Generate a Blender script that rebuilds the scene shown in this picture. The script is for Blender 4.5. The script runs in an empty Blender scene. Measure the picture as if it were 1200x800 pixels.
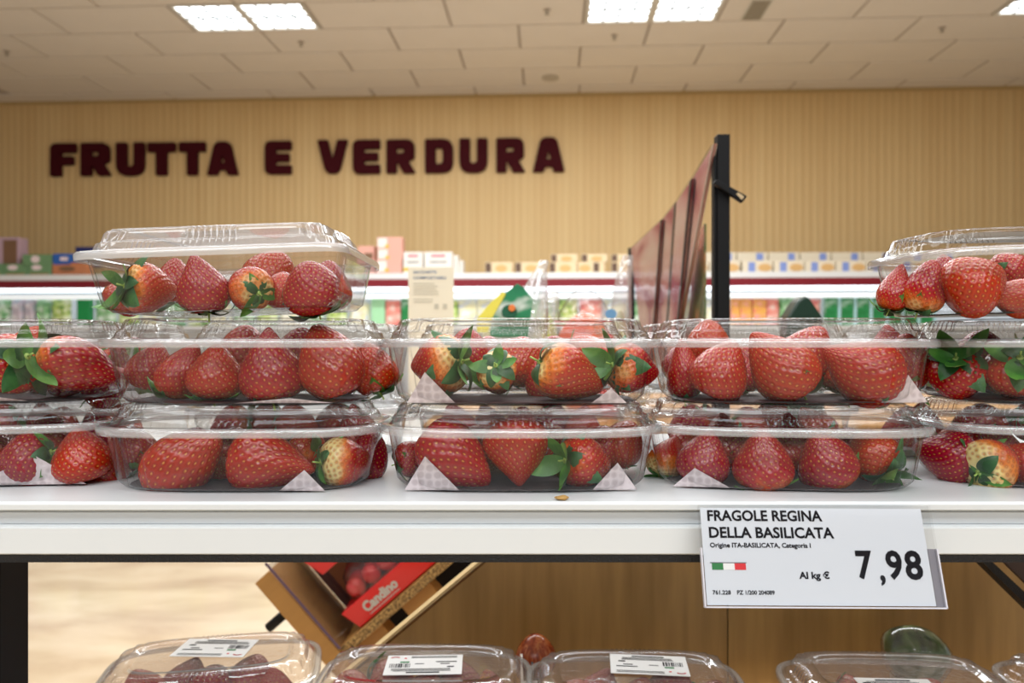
import bpy, bmesh, math, random
import numpy as np
from mathutils import Vector, Matrix, Quaternion
random.seed(7)
rng = np.random.RandomState(5)
D = bpy.data
SC = bpy.context.scene
COL = SC.collection
# ------------------------------------------------------------------ camera
F = 902.0                      # focal length in pixels of the 1200 x 800 frame
CAMZ = 1.293                   # eye height; the shelf surface is at 1.20
SHELF = 1.20
cam_d = D.cameras.new('camera'); cam = D.objects.new('camera', cam_d); COL.objects.link(cam)
cam.location = (0, 0, CAMZ); cam.rotation_euler = (math.pi/2, 0, 0)
cam_d.sensor_width = 36.0; cam_d.lens = 36.0*F/1200.0
cam_d.clip_start = .02; cam_d.clip_end = 60
cam_d.dof.use_dof = True; cam_d.dof.focus_distance = .50; cam_d.dof.aperture_fstop = 9.0
SC.camera = cam
# ------------------------------------------------------------------ world and exposure
W = D.worlds.new('world'); SC.world = W; W.use_nodes = True
W.node_tree.nodes['Background'].inputs[0].default_value = (.98, .985, 1.0, 1)
W.node_tree.nodes['Background'].inputs[1].default_value = .26
SC.view_settings.view_transform = 'Standard'; SC.view_settings.look = 'None'
SC.view_settings.gamma = 1; SC.view_settings.exposure = 0.66
SC.view_settings.use_curve_mapping = False
SC.cycles.use_denoising = True
SC.cycles.max_bounces = 12; SC.cycles.transparent_max_bounces = 48
SC.cycles.diffuse_bounces = 4; SC.cycles.glossy_bounces = 3
SC.cycles.sample_clamp_indirect = 4.0
SC.cycles.caustics_reflective = False; SC.cycles.caustics_refractive = False
LAMP = 2.6                     # emission of the ceiling lamp panels in view
# strips for the shop's unseen ceiling lamps; first one added to light the wall
for k_, (y_, e_) in enumerate(((6.0, 150), (3.4, 100), (.9, 68), (-1.6, 90), (-4.6, 190))):
    al = D.lights.new('lamp_row', 'AREA'); al.shape = 'RECTANGLE'; al.size = 5.0 if k_ == 0 else 7.0; al.size_y = .8; al.energy = e_; al.color = (.93, .97, 1.0)
    ao = D.objects.new('lamp_row', al); COL.objects.link(ao); ao.location = (0, y_, CAMZ+3.02)

# ------------------------------------------------------------------ room frame
YAW = math.radians(2.86)
cY, sY = math.cos(YAW), math.sin(YAW)
WALL_V = 9.44
CEIL = CAMZ + 3.05
def R(u, v, z):                # room coordinates (u along the far wall, v into depth)
    return Vector((u*cY + v*sY, -u*sY + v*cY, z))
def at(px, py, d):             # a pixel and its distance give a point
    return Vector(((px-600)/F*d, d, CAMZ + (400-py)/F*d))
def uz(px, py, v):             # a pixel on the vertical plane v of the room frame
    dx = (px-600)/F
    t = v/(dx*sY + cY)
    return t*dx*cY - t*sY, CAMZ + (400-py)/F*t

# ------------------------------------------------------------------ materials
MATS = {}
def nt_of(name):
    m = D.materials.new(name); m.use_nodes = True; MATS[name] = m
    return m, m.node_tree, m.node_tree.nodes['Principled BSDF']
def lin(c):
    return tuple((x/12.92 if x <= .04045 else ((x+.055)/1.055)**2.4) for x in c)
def hexc(h):
    return lin(tuple(int(h[i:i+2], 16)/255 for i in (0, 2, 4)))
def mat(name, col, rough=.5, metal=0, noise=0, nscale=20, bump=0, bscale=200, emis=0, coat=0, spec=None, stretch=(1, 1, 1), alpha=1):
    if isinstance(col, str): col = hexc(col)
    m, nt, b = nt_of(name)
    b.inputs['Base Color'].default_value = (*col, 1)
    b.inputs['Roughness'].default_value = rough; b.inputs['Metallic'].default_value = metal
    if spec is not None: b.inputs['Specular IOR Level'].default_value = spec
    if coat: b.inputs['Coat Weight'].default_value = coat; b.inputs['Coat Roughness'].default_value = .08
    if emis:
        b.inputs['Emission Color'].default_value = (*col, 1); b.inputs['Emission Strength'].default_value = emis
    if noise or bump:
        tc = nt.nodes.new('ShaderNodeTexCoord'); mp = nt.nodes.new('ShaderNodeMapping')
        mp.inputs['Scale'].default_value = stretch
        nt.links.new(tc.outputs['Object'], mp.inputs[0])
    if noise:
        n = nt.nodes.new('ShaderNodeTexNoise'); n.inputs['Scale'].default_value = nscale; n.inputs['Detail'].default_value = 4
        nt.links.new(mp.outputs[0], n.inputs[0])
        mx = nt.nodes.new('ShaderNodeMix'); mx.data_type = 'RGBA'
        mx.inputs[6].default_value = (*[c*(1-noise) for c in col], 1)
        mx.inputs[7].default_value = (*[min(1, c*(1+noise)) for c in col], 1)
        nt.links.new(n.outputs[0], mx.inputs[0]); nt.links.new(mx.outputs[2], b.inputs['Base Color'])
    if bump:
        n = nt.nodes.new('ShaderNodeTexNoise'); n.inputs['Scale'].default_value = bscale
        nt.links.new(mp.outputs[0], n.inputs[0])
        bp = nt.nodes.new('ShaderNodeBump'); bp.inputs['Strength'].default_value = bump; bp.inputs['Distance'].default_value = .001
        nt.links.new(n.outputs[0], bp.inputs['Height']); nt.links.new(bp.outputs[0], b.inputs['Normal'])
    return m
def ramp_mat(name, stops, scale=8, rough=.5, stretch=(1, 1, 1), detail=3, tex='noise', bump=0, coat=0):
    m, nt, b = nt_of(name); b.inputs['Roughness'].default_value = rough
    if coat: b.inputs['Coat Weight'].default_value = coat
    tc = nt.nodes.new('ShaderNodeTexCoord'); mp = nt.nodes.new('ShaderNodeMapping'); mp.inputs['Scale'].default_value = stretch
    nt.links.new(tc.outputs['Object'], mp.inputs[0])
    if tex == 'noise':
        n = nt.nodes.new('ShaderNodeTexNoise'); n.inputs['Detail'].default_value = detail; n.inputs['Distortion'].default_value = .4
    else:
        n = nt.nodes.new('ShaderNodeTexVoronoi')
    n.inputs['Scale'].default_value = scale
    nt.links.new(mp.outputs[0], n.inputs[0])
    r = nt.nodes.new('ShaderNodeValToRGB')
    els = r.color_ramp.elements
    while len(els) < len(stops): els.new(.5)
    for e, (p, c) in zip(els, stops):
        e.position = p; e.color = (*(hexc(c) if isinstance(c, str) else c), 1)
    nt.links.new(n.outputs[1 if tex == 'voronoi' else 0], r.inputs[0])
    nt.links.new(r.outputs[0], b.inputs['Base Color'])
    if bump:
        bp = nt.nodes.new('ShaderNodeBump'); bp.inputs['Strength'].default_value = bump; bp.inputs['Distance'].default_value = .002
        nt.links.new(n.outputs[0], bp.inputs['Height']); nt.links.new(bp.outputs[0], b.inputs['Normal'])
    return m
def film(name, tint=(1, 1, 1), base=.05, grazing=.75, haze=.04, rough=.04, bump=0, bscale=60):
    """thin clear plastic: lets light through, mirrors more at grazing angles, slightly milky"""
    m, nt, b = nt_of(name); nt.nodes.remove(b)
    out = nt.nodes['Material Output']
    tr = nt.nodes.new('ShaderNodeBsdfTransparent'); tr.inputs[0].default_value = (*tint, 1)
    gl = nt.nodes.new('ShaderNodeBsdfGlossy'); gl.inputs['Roughness'].default_value = rough
    df = nt.nodes.new('ShaderNodeBsdfDiffuse'); df.inputs[0].default_value = (.9, .9, .9, 1)
    lw = nt.nodes.new('ShaderNodeLayerWeight'); lw.inputs[0].default_value = .5
    p3 = nt.nodes.new('ShaderNodeMath'); p3.operation = 'POWER'; p3.inputs[1].default_value = 3.0; nt.links.new(lw.outputs['Facing'], p3.inputs[0])
    tm_ = nt.nodes.new('ShaderNodeMix'); tm_.data_type = 'RGBA'; tm_.inputs[6].default_value = (*[.985*x for x in tint], 1); tm_.inputs[7].default_value = (*[.45*x for x in tint], 1)
    nt.links.new(p3.outputs[0], tm_.inputs[0]); nt.links.new(tm_.outputs[2], tr.inputs[0])
    pw = nt.nodes.new('ShaderNodeMath'); pw.operation = 'POWER'; pw.inputs[1].default_value = 4.0
    nt.links.new(lw.outputs['Facing'], pw.inputs[0])
    ma = nt.nodes.new('ShaderNodeMath'); ma.operation = 'MULTIPLY_ADD'; ma.inputs[1].default_value = grazing; ma.inputs[2].default_value = base
    nt.links.new(pw.outputs[0], ma.inputs[0])
    m1 = nt.nodes.new('ShaderNodeMixShader'); m1.inputs[0].default_value = haze
    nt.links.new(tr.outputs[0], m1.inputs[1]); nt.links.new(df.outputs[0], m1.inputs[2])
    m2 = nt.nodes.new('ShaderNodeMixShader')
    nt.links.new(ma.outputs[0], m2.inputs[0]); nt.links.new(m1.outputs[0], m2.inputs[1]); nt.links.new(gl.outputs[0], m2.inputs[2])
    nt.links.new(m2.outputs[0], out.inputs[0])
    if bump:
        tc = nt.nodes.new('ShaderNodeTexCoord')
        n = nt.nodes.new('ShaderNodeTexNoise'); n.inputs['Scale'].default_value = bscale; n.inputs['Detail'].default_value = 3
        nt.links.new(tc.outputs['Object'], n.inputs[0])
        bp = nt.nodes.new('ShaderNodeBump'); bp.inputs['Strength'].default_value = bump; bp.inputs['Distance'].default_value = .004
        nt.links.new(n.outputs[0], bp.inputs['Height']); nt.links.new(bp.outputs[0], gl.inputs['Normal'])
    return m

white_metal = mat('white_shelf_paint', (.70, .735, .75), .32, noise=.03, nscale=9)
grey_rail = mat('grey_rail_paint', (.52, .55, .57), .35)
black_metal = mat('black_textured_metal', (.008, .008, .009), .5, bump=.8, bscale=900, spec=.35)
black_plain = mat('black_satin', (.006, .006, .0065), .5, spec=.2)
tile_m = mat('mineral_fibre_tile', (.72, .665, .61), .9, noise=.04, nscale=3)
tile_back = mat('ceiling_grid_paint', (.46, .40, .35), .8)
lamp_frame = mat('lamp_frame_paint', (.62, .60, .55), .5)
lamp_emit = mat('lamp_diffuser', (.93, .97, 1.0), .4, emis=LAMP)
louvre_m = mat('lamp_louvre', (.30, .33, .35), .6)
vent_m = mat('vent_grille', (.28, .25, .20), .6)
maroon = mat('maroon_letter_paint', hexc('3c0810'), .7, spec=.1)
maroon2 = mat('maroon_fascia', hexc('7a0a1c'), .4)
case_white = mat('case_white_paint', (.74, .75, .75), .35)
tube_m = mat('case_tube_light', (.86, .93, 1.0), .4, emis=1.1)
plastic = film('clear_plastic', haze=.008, base=.028, grazing=.80, rough=.03)
rim_film = film('rim_plastic', haze=.22, base=.12, grazing=.8, rough=.08)
rim_milky = film('milky_rim_plastic', haze=.34, base=.10, grazing=.8, rough=.10)
lidplastic = film('clear_lid_plastic', haze=.008, base=.03, grazing=.85, rough=.03)
milky = film('milky_lid_plastic', haze=.20, base=.07, grazing=.75, bump=.1, bscale=30)
holder_m = film('price_holder_plastic', haze=.0, base=.02, grazing=.5)
bagfilm = film('bag_film', haze=.26, base=.16, grazing=.7, rough=.08, bump=.9, bscale=28)
card_m = mat('price_card_paper', (.66, .70, .76), .45)
ink = mat('black_ink', (.008, .008, .012), .8, spec=.1)
greyink = mat('grey_ink', (.10, .11, .12), .5)
blueink = mat('blue_ink', hexc('6f7f9c'), .6)
green_ink = mat('green_ink', hexc('1d7a3c'), .5)
red_ink = mat('red_ink', hexc('d8202a'), .5)
white_ink = mat('white_ink', (.85, .85, .85), .5)
silver_ink = mat('pale_grey_ink', (.50, .47, .42), .5)
paper = mat('cream_paper', hexc('efe6cf'), .8)
chip_light = mat('light_panel_edge', hexc('d9bd88'), .6)
chip = ramp_mat('chipboard_edge', [(.35, '4a3a22'), (.5, '8a6a3c'), (.65, 'b8955c')], scale=260, rough=.8)
wood_lt = mat('tray_wood', hexc('a87a3e'), .5, noise=.18, nscale=9, stretch=(1, 1, 8))
red_card = mat('red_card', hexc('d01818'), .35, coat=.5)
sticker_m = mat('sticker_paper', (.80, .80, .80), .5)

def wood_panel(name, c1, c2, scale):
    m, nt, b = nt_of(name); b.inputs['Roughness'].default_value = .42
    tc = nt.nodes.new('ShaderNodeTexCoord'); mp = nt.nodes.new('ShaderNodeMapping'); mp.inputs['Scale'].default_value = (scale, scale, scale*.09)
    nt.links.new(tc.outputs['Object'], mp.inputs[0])
    n = nt.nodes.new('ShaderNodeTexNoise'); n.inputs['Scale'].default_value = 1.2; n.inputs['Detail'].default_value = 2; n.inputs['Distortion'].default_value = .5
    nt.links.new(mp.outputs[0], n.inputs[0])
    w = nt.nodes.new('ShaderNodeMath'); w.operation = 'MULTIPLY'; w.inputs[1].default_value = 26
    nt.links.new(n.outputs[0], w.inputs[0])
    s = nt.nodes.new('ShaderNodeMath'); s.operation = 'SINE'; nt.links.new(w.outputs[0], s.inputs[0])
    fine = nt.nodes.new('ShaderNodeTexNoise'); fine.inputs['Scale'].default_value = 9; fine.inputs['Detail'].default_value = 5
    nt.links.new(mp.outputs[0], fine.inputs[0])
    ad = nt.nodes.new('ShaderNodeMath'); ad.operation = 'MULTIPLY_ADD'; ad.inputs[1].default_value = .16
    nt.links.new(s.outputs[0], ad.inputs[0]); nt.links.new(fine.outputs[0], ad.inputs[2])
    mx = nt.nodes.new('ShaderNodeMix'); mx.data_type = 'RGBA'; mx.inputs[6].default_value = (*hexc(c1), 1); mx.inputs[7].default_value = (*hexc(c2), 1)
    nt.links.new(ad.outputs[0], mx.inputs[0]); nt.links.new(mx.outputs[2], b.inputs['Base Color'])
    return m
panel_wood = wood_panel('panel_wood', '94703c', 'c39a5c', 11)

def wall_material():
    m, nt, b = nt_of('striped_wall_cladding'); b.inputs['Roughness'].default_value = .6
    tc = nt.nodes.new('ShaderNodeTexCoord'); sp = nt.nodes.new('ShaderNodeSeparateXYZ')
    nt.links.new(tc.outputs['Object'], sp.inputs[0])
    mu = nt.nodes.new('ShaderNodeMath'); mu.operation = 'MULTIPLY'; mu.inputs[1].default_value = 2*math.pi/.088
    nt.links.new(sp.outputs[0], mu.inputs[0])
    si = nt.nodes.new('ShaderNodeMath'); si.operation = 'SINE'; nt.links.new(mu.outputs[0], si.inputs[0])
    mp = nt.nodes.new('ShaderNodeMapping'); mp.inputs['Scale'].default_value = (9, 9, .12)
    nt.links.new(tc.outputs['Object'], mp.inputs[0])
    n = nt.nodes.new('ShaderNodeTexNoise'); n.inputs['Scale'].default_value = 1.0; n.inputs['Detail'].default_value = 3
    nt.links.new(mp.outputs[0], n.inputs[0])
    ad = nt.nodes.new('ShaderNodeMath'); ad.operation = 'MULTIPLY_ADD'; ad.inputs[1].default_value = .12
    nt.links.new(si.outputs[0], ad.inputs[0]); nt.links.new(n.outputs[0], ad.inputs[2])
    mx = nt.nodes.new('ShaderNodeMix'); mx.data_type = 'RGBA'
    mx.inputs[6].default_value = (*hexc('c6a26c'), 1); mx.inputs[7].default_value = (*hexc('dabd88'), 1)
    nt.links.new(ad.outputs[0], mx.inputs[0]); nt.links.new(mx.outputs[2], b.inputs['Base Color'])
    bp = nt.nodes.new('ShaderNodeBump'); bp.inputs['Strength'].default_value = .25; bp.inputs['Distance'].default_value = .01
    nt.links.new(si.outputs[0], bp.inputs['Height']); nt.links.new(bp.outputs[0], b.inputs['Normal'])
    return m
wall_m = wall_material()
floor_m = ramp_mat('polished_marble', [(.3, 'b59c80'), (.5, 'ccb698'), (.7, 'dac8ac')], scale=1.6, rough=.12, detail=5, stretch=(1, 2.2, 1))

def berry_material():
    m, nt, b = nt_of('strawberry_skin')
    L = nt.links.new; N = nt.nodes.new
    at_ = N('ShaderNodeAttribute'); at_.attribute_name = 'seed'
    ax = N('ShaderNodeAttribute'); ax.attribute_name = 'ax'       # 1 at the shoulder, 0 at the tip
    oi = N('ShaderNodeObjectInfo'); se = N('ShaderNodeSeparateColor'); L(oi.outputs['Color'], se.inputs[0])
    tc = N('ShaderNodeTexCoord'); n = N('ShaderNodeTexNoise'); n.inputs['Scale'].default_value = 3.0; n.inputs['Detail'].default_value = 3
    L(tc.outputs['Object'], n.inputs[0])
    # how far the paler shoulder reaches: object colour red channel
    a1 = N('ShaderNodeMath'); a1.operation = 'MULTIPLY_ADD'; a1.inputs[1].default_value = .5
    L(n.outputs[0], a1.inputs[0]); L(ax.outputs['Fac'], a1.inputs[2])
    a2 = N('ShaderNodeMath'); a2.operation = 'ADD'; L(a1.outputs[0], a2.inputs[0]); L(se.outputs[0], a2.inputs[1])
    r1 = N('ShaderNodeMapRange'); r1.inputs[1].default_value = 1.28; r1.inputs[2].default_value = 1.75; L(a2.outputs[0], r1.inputs[0])
    cr = N('ShaderNodeValToRGB'); e = cr.color_ramp.elements
    e[0].position = 0; e[0].color = (*hexc('a0060e'), 1); e[1].position = 1; e[1].color = (*hexc('dfca88'), 1)
    q = e.new(.35); q.color = (*hexc('b41a10'), 1); q = e.new(.68); q.color = (*hexc('d8701e'), 1)
    L(r1.outputs[0], cr.inputs[0])
    hs = N('ShaderNodeHueSaturation'); L(cr.outputs[0], hs.inputs['Color'])
    v1 = N('ShaderNodeMapRange'); v1.inputs[3].default_value = .80; v1.inputs[4].default_value = 1.18; L(oi.outputs['Random'], v1.inputs[0]); L(v1.outputs[0], hs.inputs['Value'])
    h1 = N('ShaderNodeMapRange'); h1.inputs[3].default_value = .492; h1.inputs[4].default_value = .512; L(oi.outputs['Random'], h1.inputs[0]); L(h1.outputs[0], hs.inputs['Hue'])
    mx = N('ShaderNodeMix'); mx.data_type = 'RGBA'; mx.inputs[7].default_value = (*hexc('d8943c'), 1)
    L(at_.outputs['Fac'], mx.inputs[0]); L(hs.outputs[0], mx.inputs[6]); L(mx.outputs[2], b.inputs['Base Color'])
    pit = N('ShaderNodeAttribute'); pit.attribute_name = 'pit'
    mp_ = N('ShaderNodeMix'); mp_.data_type = 'RGBA'; mp_.blend_type = 'MULTIPLY'; mp_.inputs[7].default_value = (.58, .36, .36, 1)  # deeper red of the pits, also painting in some dimple shade
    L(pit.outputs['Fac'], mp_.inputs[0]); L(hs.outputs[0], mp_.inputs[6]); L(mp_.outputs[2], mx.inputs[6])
    b.inputs['Roughness'].default_value = .26
    b.inputs['Subsurface Weight'].default_value = .0
    b.inputs['Coat Weight'].default_value = .30; b.inputs['Specular IOR Level'].default_value = .38; b.inputs['Coat Roughness'].default_value = .06
    return m
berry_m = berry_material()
leaf_m = ramp_mat('calyx_leaf', [(.3, '28581e'), (.5, '3f7a2c'), (.75, '78a648')], scale=2.4, rough=.45, detail=4, bump=.3)
leaf_dark = ramp_mat('calyx_leaf_dark', [(.3, '163a1c'), (.5, '245628'), (.75, '4a8040')], scale=2.4, rough=.45, detail=4, bump=.3)
hub_m = mat('calyx_hub', hexc('9db85c'), .5, noise=.2, nscale=5)
stem_dry = mat('dried_leaf', hexc('b08a4c'), .7, noise=.3, nscale=5)
def pad_material():
    m, nt, b = nt_of('embossed_pad_paper'); b.inputs['Base Color'].default_value = (.72, .66, .66, 1); b.inputs['Roughness'].default_value = .75
    tc = nt.nodes.new('ShaderNodeTexCoord'); v = nt.nodes.new('ShaderNodeTexVoronoi'); v.inputs['Scale'].default_value = 210; v.inputs['Randomness'].default_value = .25
    nt.links.new(tc.outputs['Object'], v.inputs[0])
    r = nt.nodes.new('ShaderNodeValToRGB'); r.color_ramp.elements[0].color = (.50, .42, .43, 1); r.color_ramp.elements[1].color = (.66, .58, .59, 1)
    r.color_ramp.elements[0].position = .35; r.color_ramp.elements[1].position = .6
    nt.links.new(v.outputs[0], r.inputs[0]); nt.links.new(r.outputs[0], b.inputs['Base Color'])
    bp = nt.nodes.new('ShaderNodeBump'); bp.inputs['Strength'].default_value = .6; bp.inputs['Distance'].default_value = .0008
    nt.links.new(v.outputs[0], bp.inputs['Height']); nt.links.new(bp.outputs[0], b.inputs['Normal'])
    return m
pad_m = pad_material()
pad_dark = mat('dark_pad', (.028, .022, .024), .6, bump=.4, bscale=300)

# ------------------------------------------------------------------ builders
def link(name, me, m, parent=None, loc=None, rot=None):
    o = D.objects.new(name, me); COL.objects.link(o)
    if m and not me.materials: me.materials.append(m)
    if parent: o.parent = parent
    if loc is not None: o.location = loc
    if rot is not None: o.rotation_euler = rot
    return o
def raw(name, verts, faces, m, parent=None, smooth=False, **k):
    me = D.meshes.new(name); me.from_pydata([tuple(v) for v in verts], [], faces); me.update()
    if smooth: me.polygons.foreach_set('use_smooth', [True]*len(me.polygons))
    return link(name, me, m, parent, **k)
def tag(o, label, cat, group=None):
    o['label'] = label; o['category'] = cat
    if group: o['group'] = group
    return o
def struct(o): o['kind'] = 'structure'; return o
def empty(name, loc=(0, 0, 0), rz=0, label=None, cat=None, group=None, rot=None):
    o = D.objects.new(name, None); COL.objects.link(o); o.location = loc; o.empty_display_size = .01
    o.rotation_euler = rot if rot else (0, 0, rz)
    if label: tag(o, label, cat, group)
    return o
class BM:
    def __init__(s): s.v = []; s.f = []
    def poly(s, pts): n = len(s.v); s.v += [Vector(p) for p in pts]; s.f.append(list(range(n, n+len(pts))))
    def box(s, x0, x1, y0, y1, z0, z1, fn=None):
        n = len(s.v)
        P = [(x0,y0,z0),(x1,y0,z0),(x1,y1,z0),(x0,y1,z0),(x0,y0,z1),(x1,y0,z1),(x1,y1,z1),(x0,y1,z1)]
        s.v += [Vector(fn(*p)) if fn else Vector(p) for p in P]
        for q in ((0,3,2,1),(4,5,6,7),(0,1,5,4),(1,2,6,5),(2,3,7,6),(3,0,4,7)): s.f.append([n+i for i in q])
    def prism(s, pts, y0, y1, fn=None):     # polygon (x, z) pushed from y0 to y1
        n = len(s.v); k = len(pts); fn = fn or (lambda x, y, z: (x, y, z))
        s.v += [Vector(fn(x, y0, z)) for x, z in pts] + [Vector(fn(x, y1, z)) for x, z in pts]
        s.f.append([n+i for i in range(k)]); s.f.append([n+k+i for i in reversed(range(k))])
        for i in range(k): j = (i+1) % k; s.f.append([n+i, n+k+i, n+k+j, n+j])
    def tube(s, p, q, r, n=12):
        p, q = Vector(p), Vector(q); a = (q-p).normalized(); u = a.orthogonal().normalized(); w = a.cross(u); b = len(s.v)
        for c in (p, q):
            for i in range(n):
                t = 2*math.pi*i/n; s.v.append(c + r*(math.cos(t)*u + math.sin(t)*w))
        for i in range(n): j = (i+1) % n; s.f.append([b+i, b+j, b+n+j, b+n+i])
        s.f.append([b+i for i in reversed(range(n))]); s.f.append([b+n+i for i in range(n)])
    def mesh(s, name, bevel=0, seg=2, smooth=False):
        me = D.meshes.new(name); me.from_pydata([tuple(v) for v in s.v], [], s.f)
        bm = bmesh.new(); bm.from_mesh(me)
        bmesh.ops.recalc_face_normals(bm, faces=bm.faces)
        if bevel: bmesh.ops.bevel(bm, geom=list(bm.edges), offset=bevel, segments=seg, affect='EDGES', profile=.6)
        bm.to_mesh(me); bm.free()
        if smooth or bevel: me.polygons.foreach_set('use_smooth', [smooth]*len(me.polygons))
        return me
    def obj(s, name, m, parent=None, bevel=0, seg=2, smooth=False, **k):
        return link(name, s.mesh(name, bevel, seg, smooth), m, parent, **k)
def boxo(name, x0, x1, y0, y1, z0, z1, m, parent=None, bevel=0, **k):
    b = BM(); b.box(x0, x1, y0, y1, z0, z1); return b.obj(name, m, parent, bevel, **k)
ROOM_ROT = (0, 0, -YAW)
def rboxo(name, u0, u1, v0, v1, z0, z1, m, parent=None, bevel=0):
    """box in room coordinates; its object sits at its own lower front middle, turned with the room"""
    uc, vc = (u0+u1)/2, v0
    b = BM(); b.box(u0-uc, u1-uc, 0, v1-v0, 0, z1-z0)
    return b.obj(name, m, parent, bevel, loc=R(uc, vc, z0) if parent is None else (uc, vc, z0), rot=ROOM_ROT if parent is None else None)
def text_mesh(body, w, h, offset=0, name='print'):
    """letters fitted to a box w x h with its lower left at the origin, lying in the XZ plane"""
    cu = D.curves.new(name, 'FONT'); cu.body = body; cu.size = 1; cu.offset = offset; cu.resolution_u = 3
    t = D.objects.new('temporary', cu); COL.objects.link(t)
    dg = bpy.context.evaluated_depsgraph_get(); dg.update()
    me = D.meshes.new_from_object(t.evaluated_get(dg)); D.objects.remove(t)
    co = np.empty(len(me.vertices)*3); me.vertices.foreach_get('co', co); co = co.reshape(-1, 3)
    mn, mxx = co.min(0), co.max(0); sp = mxx-mn
    out = np.zeros_like(co); out[:, 0] = (co[:, 0]-mn[0])/sp[0]*w; out[:, 2] = (co[:, 1]-mn[1])/sp[1]*h
    me.vertices.foreach_set('co', out.ravel()); me.update(); me.name = name
    return me

# ================================================================== SETTING
floor = struct(boxo('floor', -16, 16, -6, 11, -.06, 0, floor_m))
b = BM(); b.box(-16, 16, 0, .12, 0, 4.6)
wall = struct(b.obj('wall_back', wall_m, None, loc=R(0, WALL_V, 0), rot=ROOM_ROT))
# ceiling: grid backing plane plus single tiles
b = BM(); b.box(-16, 16, -17, .1, 0, .05)
ceil = struct(b.obj('ceiling', tile_back, None, loc=R(0, WALL_V, CEIL), rot=ROOM_ROT))
TW, TL = .588, 1.26
def tile_mesh(l, w):
    b = BM(); b.box(-l/2+.012, l/2-.012, -w/2+.010, w/2-.010, -.018, 0)
    me = b.mesh('tile', .004, 1); me.materials.append(tile_m); return me
TM = tile_mesh(TL, TW)
rows_v = [9.14 - TW*k for k in range(0, 9)]
LAMP_IDX = (-5, -2, 1, 4)
def ulo(k, i): return (-.95 if k % 2 == 0 else -.31) + TL*i
# last narrow row against the wall
for i in range(-5, 6):
    l = TL
    u = -.912 + TL*i
    o = link('tile', D.meshes.get('tile_cut') or tile_mesh(TL, .29), None, ceil, loc=(u+TL/2, -(.15), 0))
    if not D.meshes.get('tile_cut'): o.data.name = 'tile_cut'
for k, v in enumerate(rows_v):
    base = -.31 if k % 2 == 0 else -.95      # the row just below the wall strip has joints at -.31
    lamp_row = (k == 3) or (k == 7)
    for i in range(-5, 6):
        u = base + TL*i
        if lamp_row and (i+5) % 3 == 0: continue
        link('tile', TM, None, ceil, loc=(u+TL/2, v-TW/2-WALL_V, 0))
# plain tiles nearer than the picture shows
TMB = tile_mesh(TL, TW)
for k in range(9, 18):
    v = 9.14-TW*k
    for i in range(-4, 4):
        if k in (11, 15) and (i+5) % 3 == 0: continue
        link('tile', TM, None, ceil, loc=(-.6+TL*i+TL/2, v-TW/2-WALL_V, 0))

def ceiling_lamp(u0, v0, detail, label):
    t = empty('ceiling_light', R(u0+TL/2, v0+TW/2, CEIL), -YAW, label, 'ceiling light', None if detail else 'ceiling lights out of the picture')
    fr = BM()
    for x0, x1, y0, y1 in ((-TL/2+.012, TL/2-.012, -TW/2+.01, -TW/2+.03), (-TL/2+.012, TL/2-.012, TW/2-.03, TW/2-.01), (-TL/2+.012, -TL/2+.05, -TW/2+.03, TW/2-.03), (TL/2-.05, TL/2-.012, -TW/2+.03, TW/2-.03), (-.035, .035, -TW/2+.03, TW/2-.03)):
        fr.box(x0, x1, y0, y1, -.022, 0)
    fr.obj('frame', lamp_frame, t)
    for sx in (-1, 1):
        x0, x1 = sorted((sx*.035, sx*(TL/2-.05)))
        dfm = BM(); dfm.poly([(x0, -TW/2+.03, -.004), (x0, TW/2-.03, -.004), (x1, TW/2-.03, -.004), (x1, -TW/2+.03, -.004)])
        df = dfm.obj('diffuser', lamp_emit, t)
        if detail:
            lv = BM()
            for j in range(1, 4):
                x = x0+(x1-x0)*j/4; lv.box(x-.008, x+.008, -TW/2+.03, TW/2-.03, -.020, -.006)
            for j in range(1, 4):
                y = -TW/2+.03+(TW-.06)*j/4; w = .014 if j == 2 else .007
                lv.box(x0, x1, y-w, y+w, -.0205, -.0055)
            lv.obj('louvre', louvre_m, df)
    return t
vl = 9.14-TW*4
ceiling_lamp(-.95-TL*2, vl, True, 'bright square twin-panel ceiling light above the wall lettering, at top left')
ceiling_lamp(-.95+TL, vl, True, 'bright square twin-panel ceiling light right of the lettering, near the ceiling vent')
ceiling_lamp(-.95+TL*4, vl, True, 'bright ceiling light cut off by the top right corner of the photo')
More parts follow.
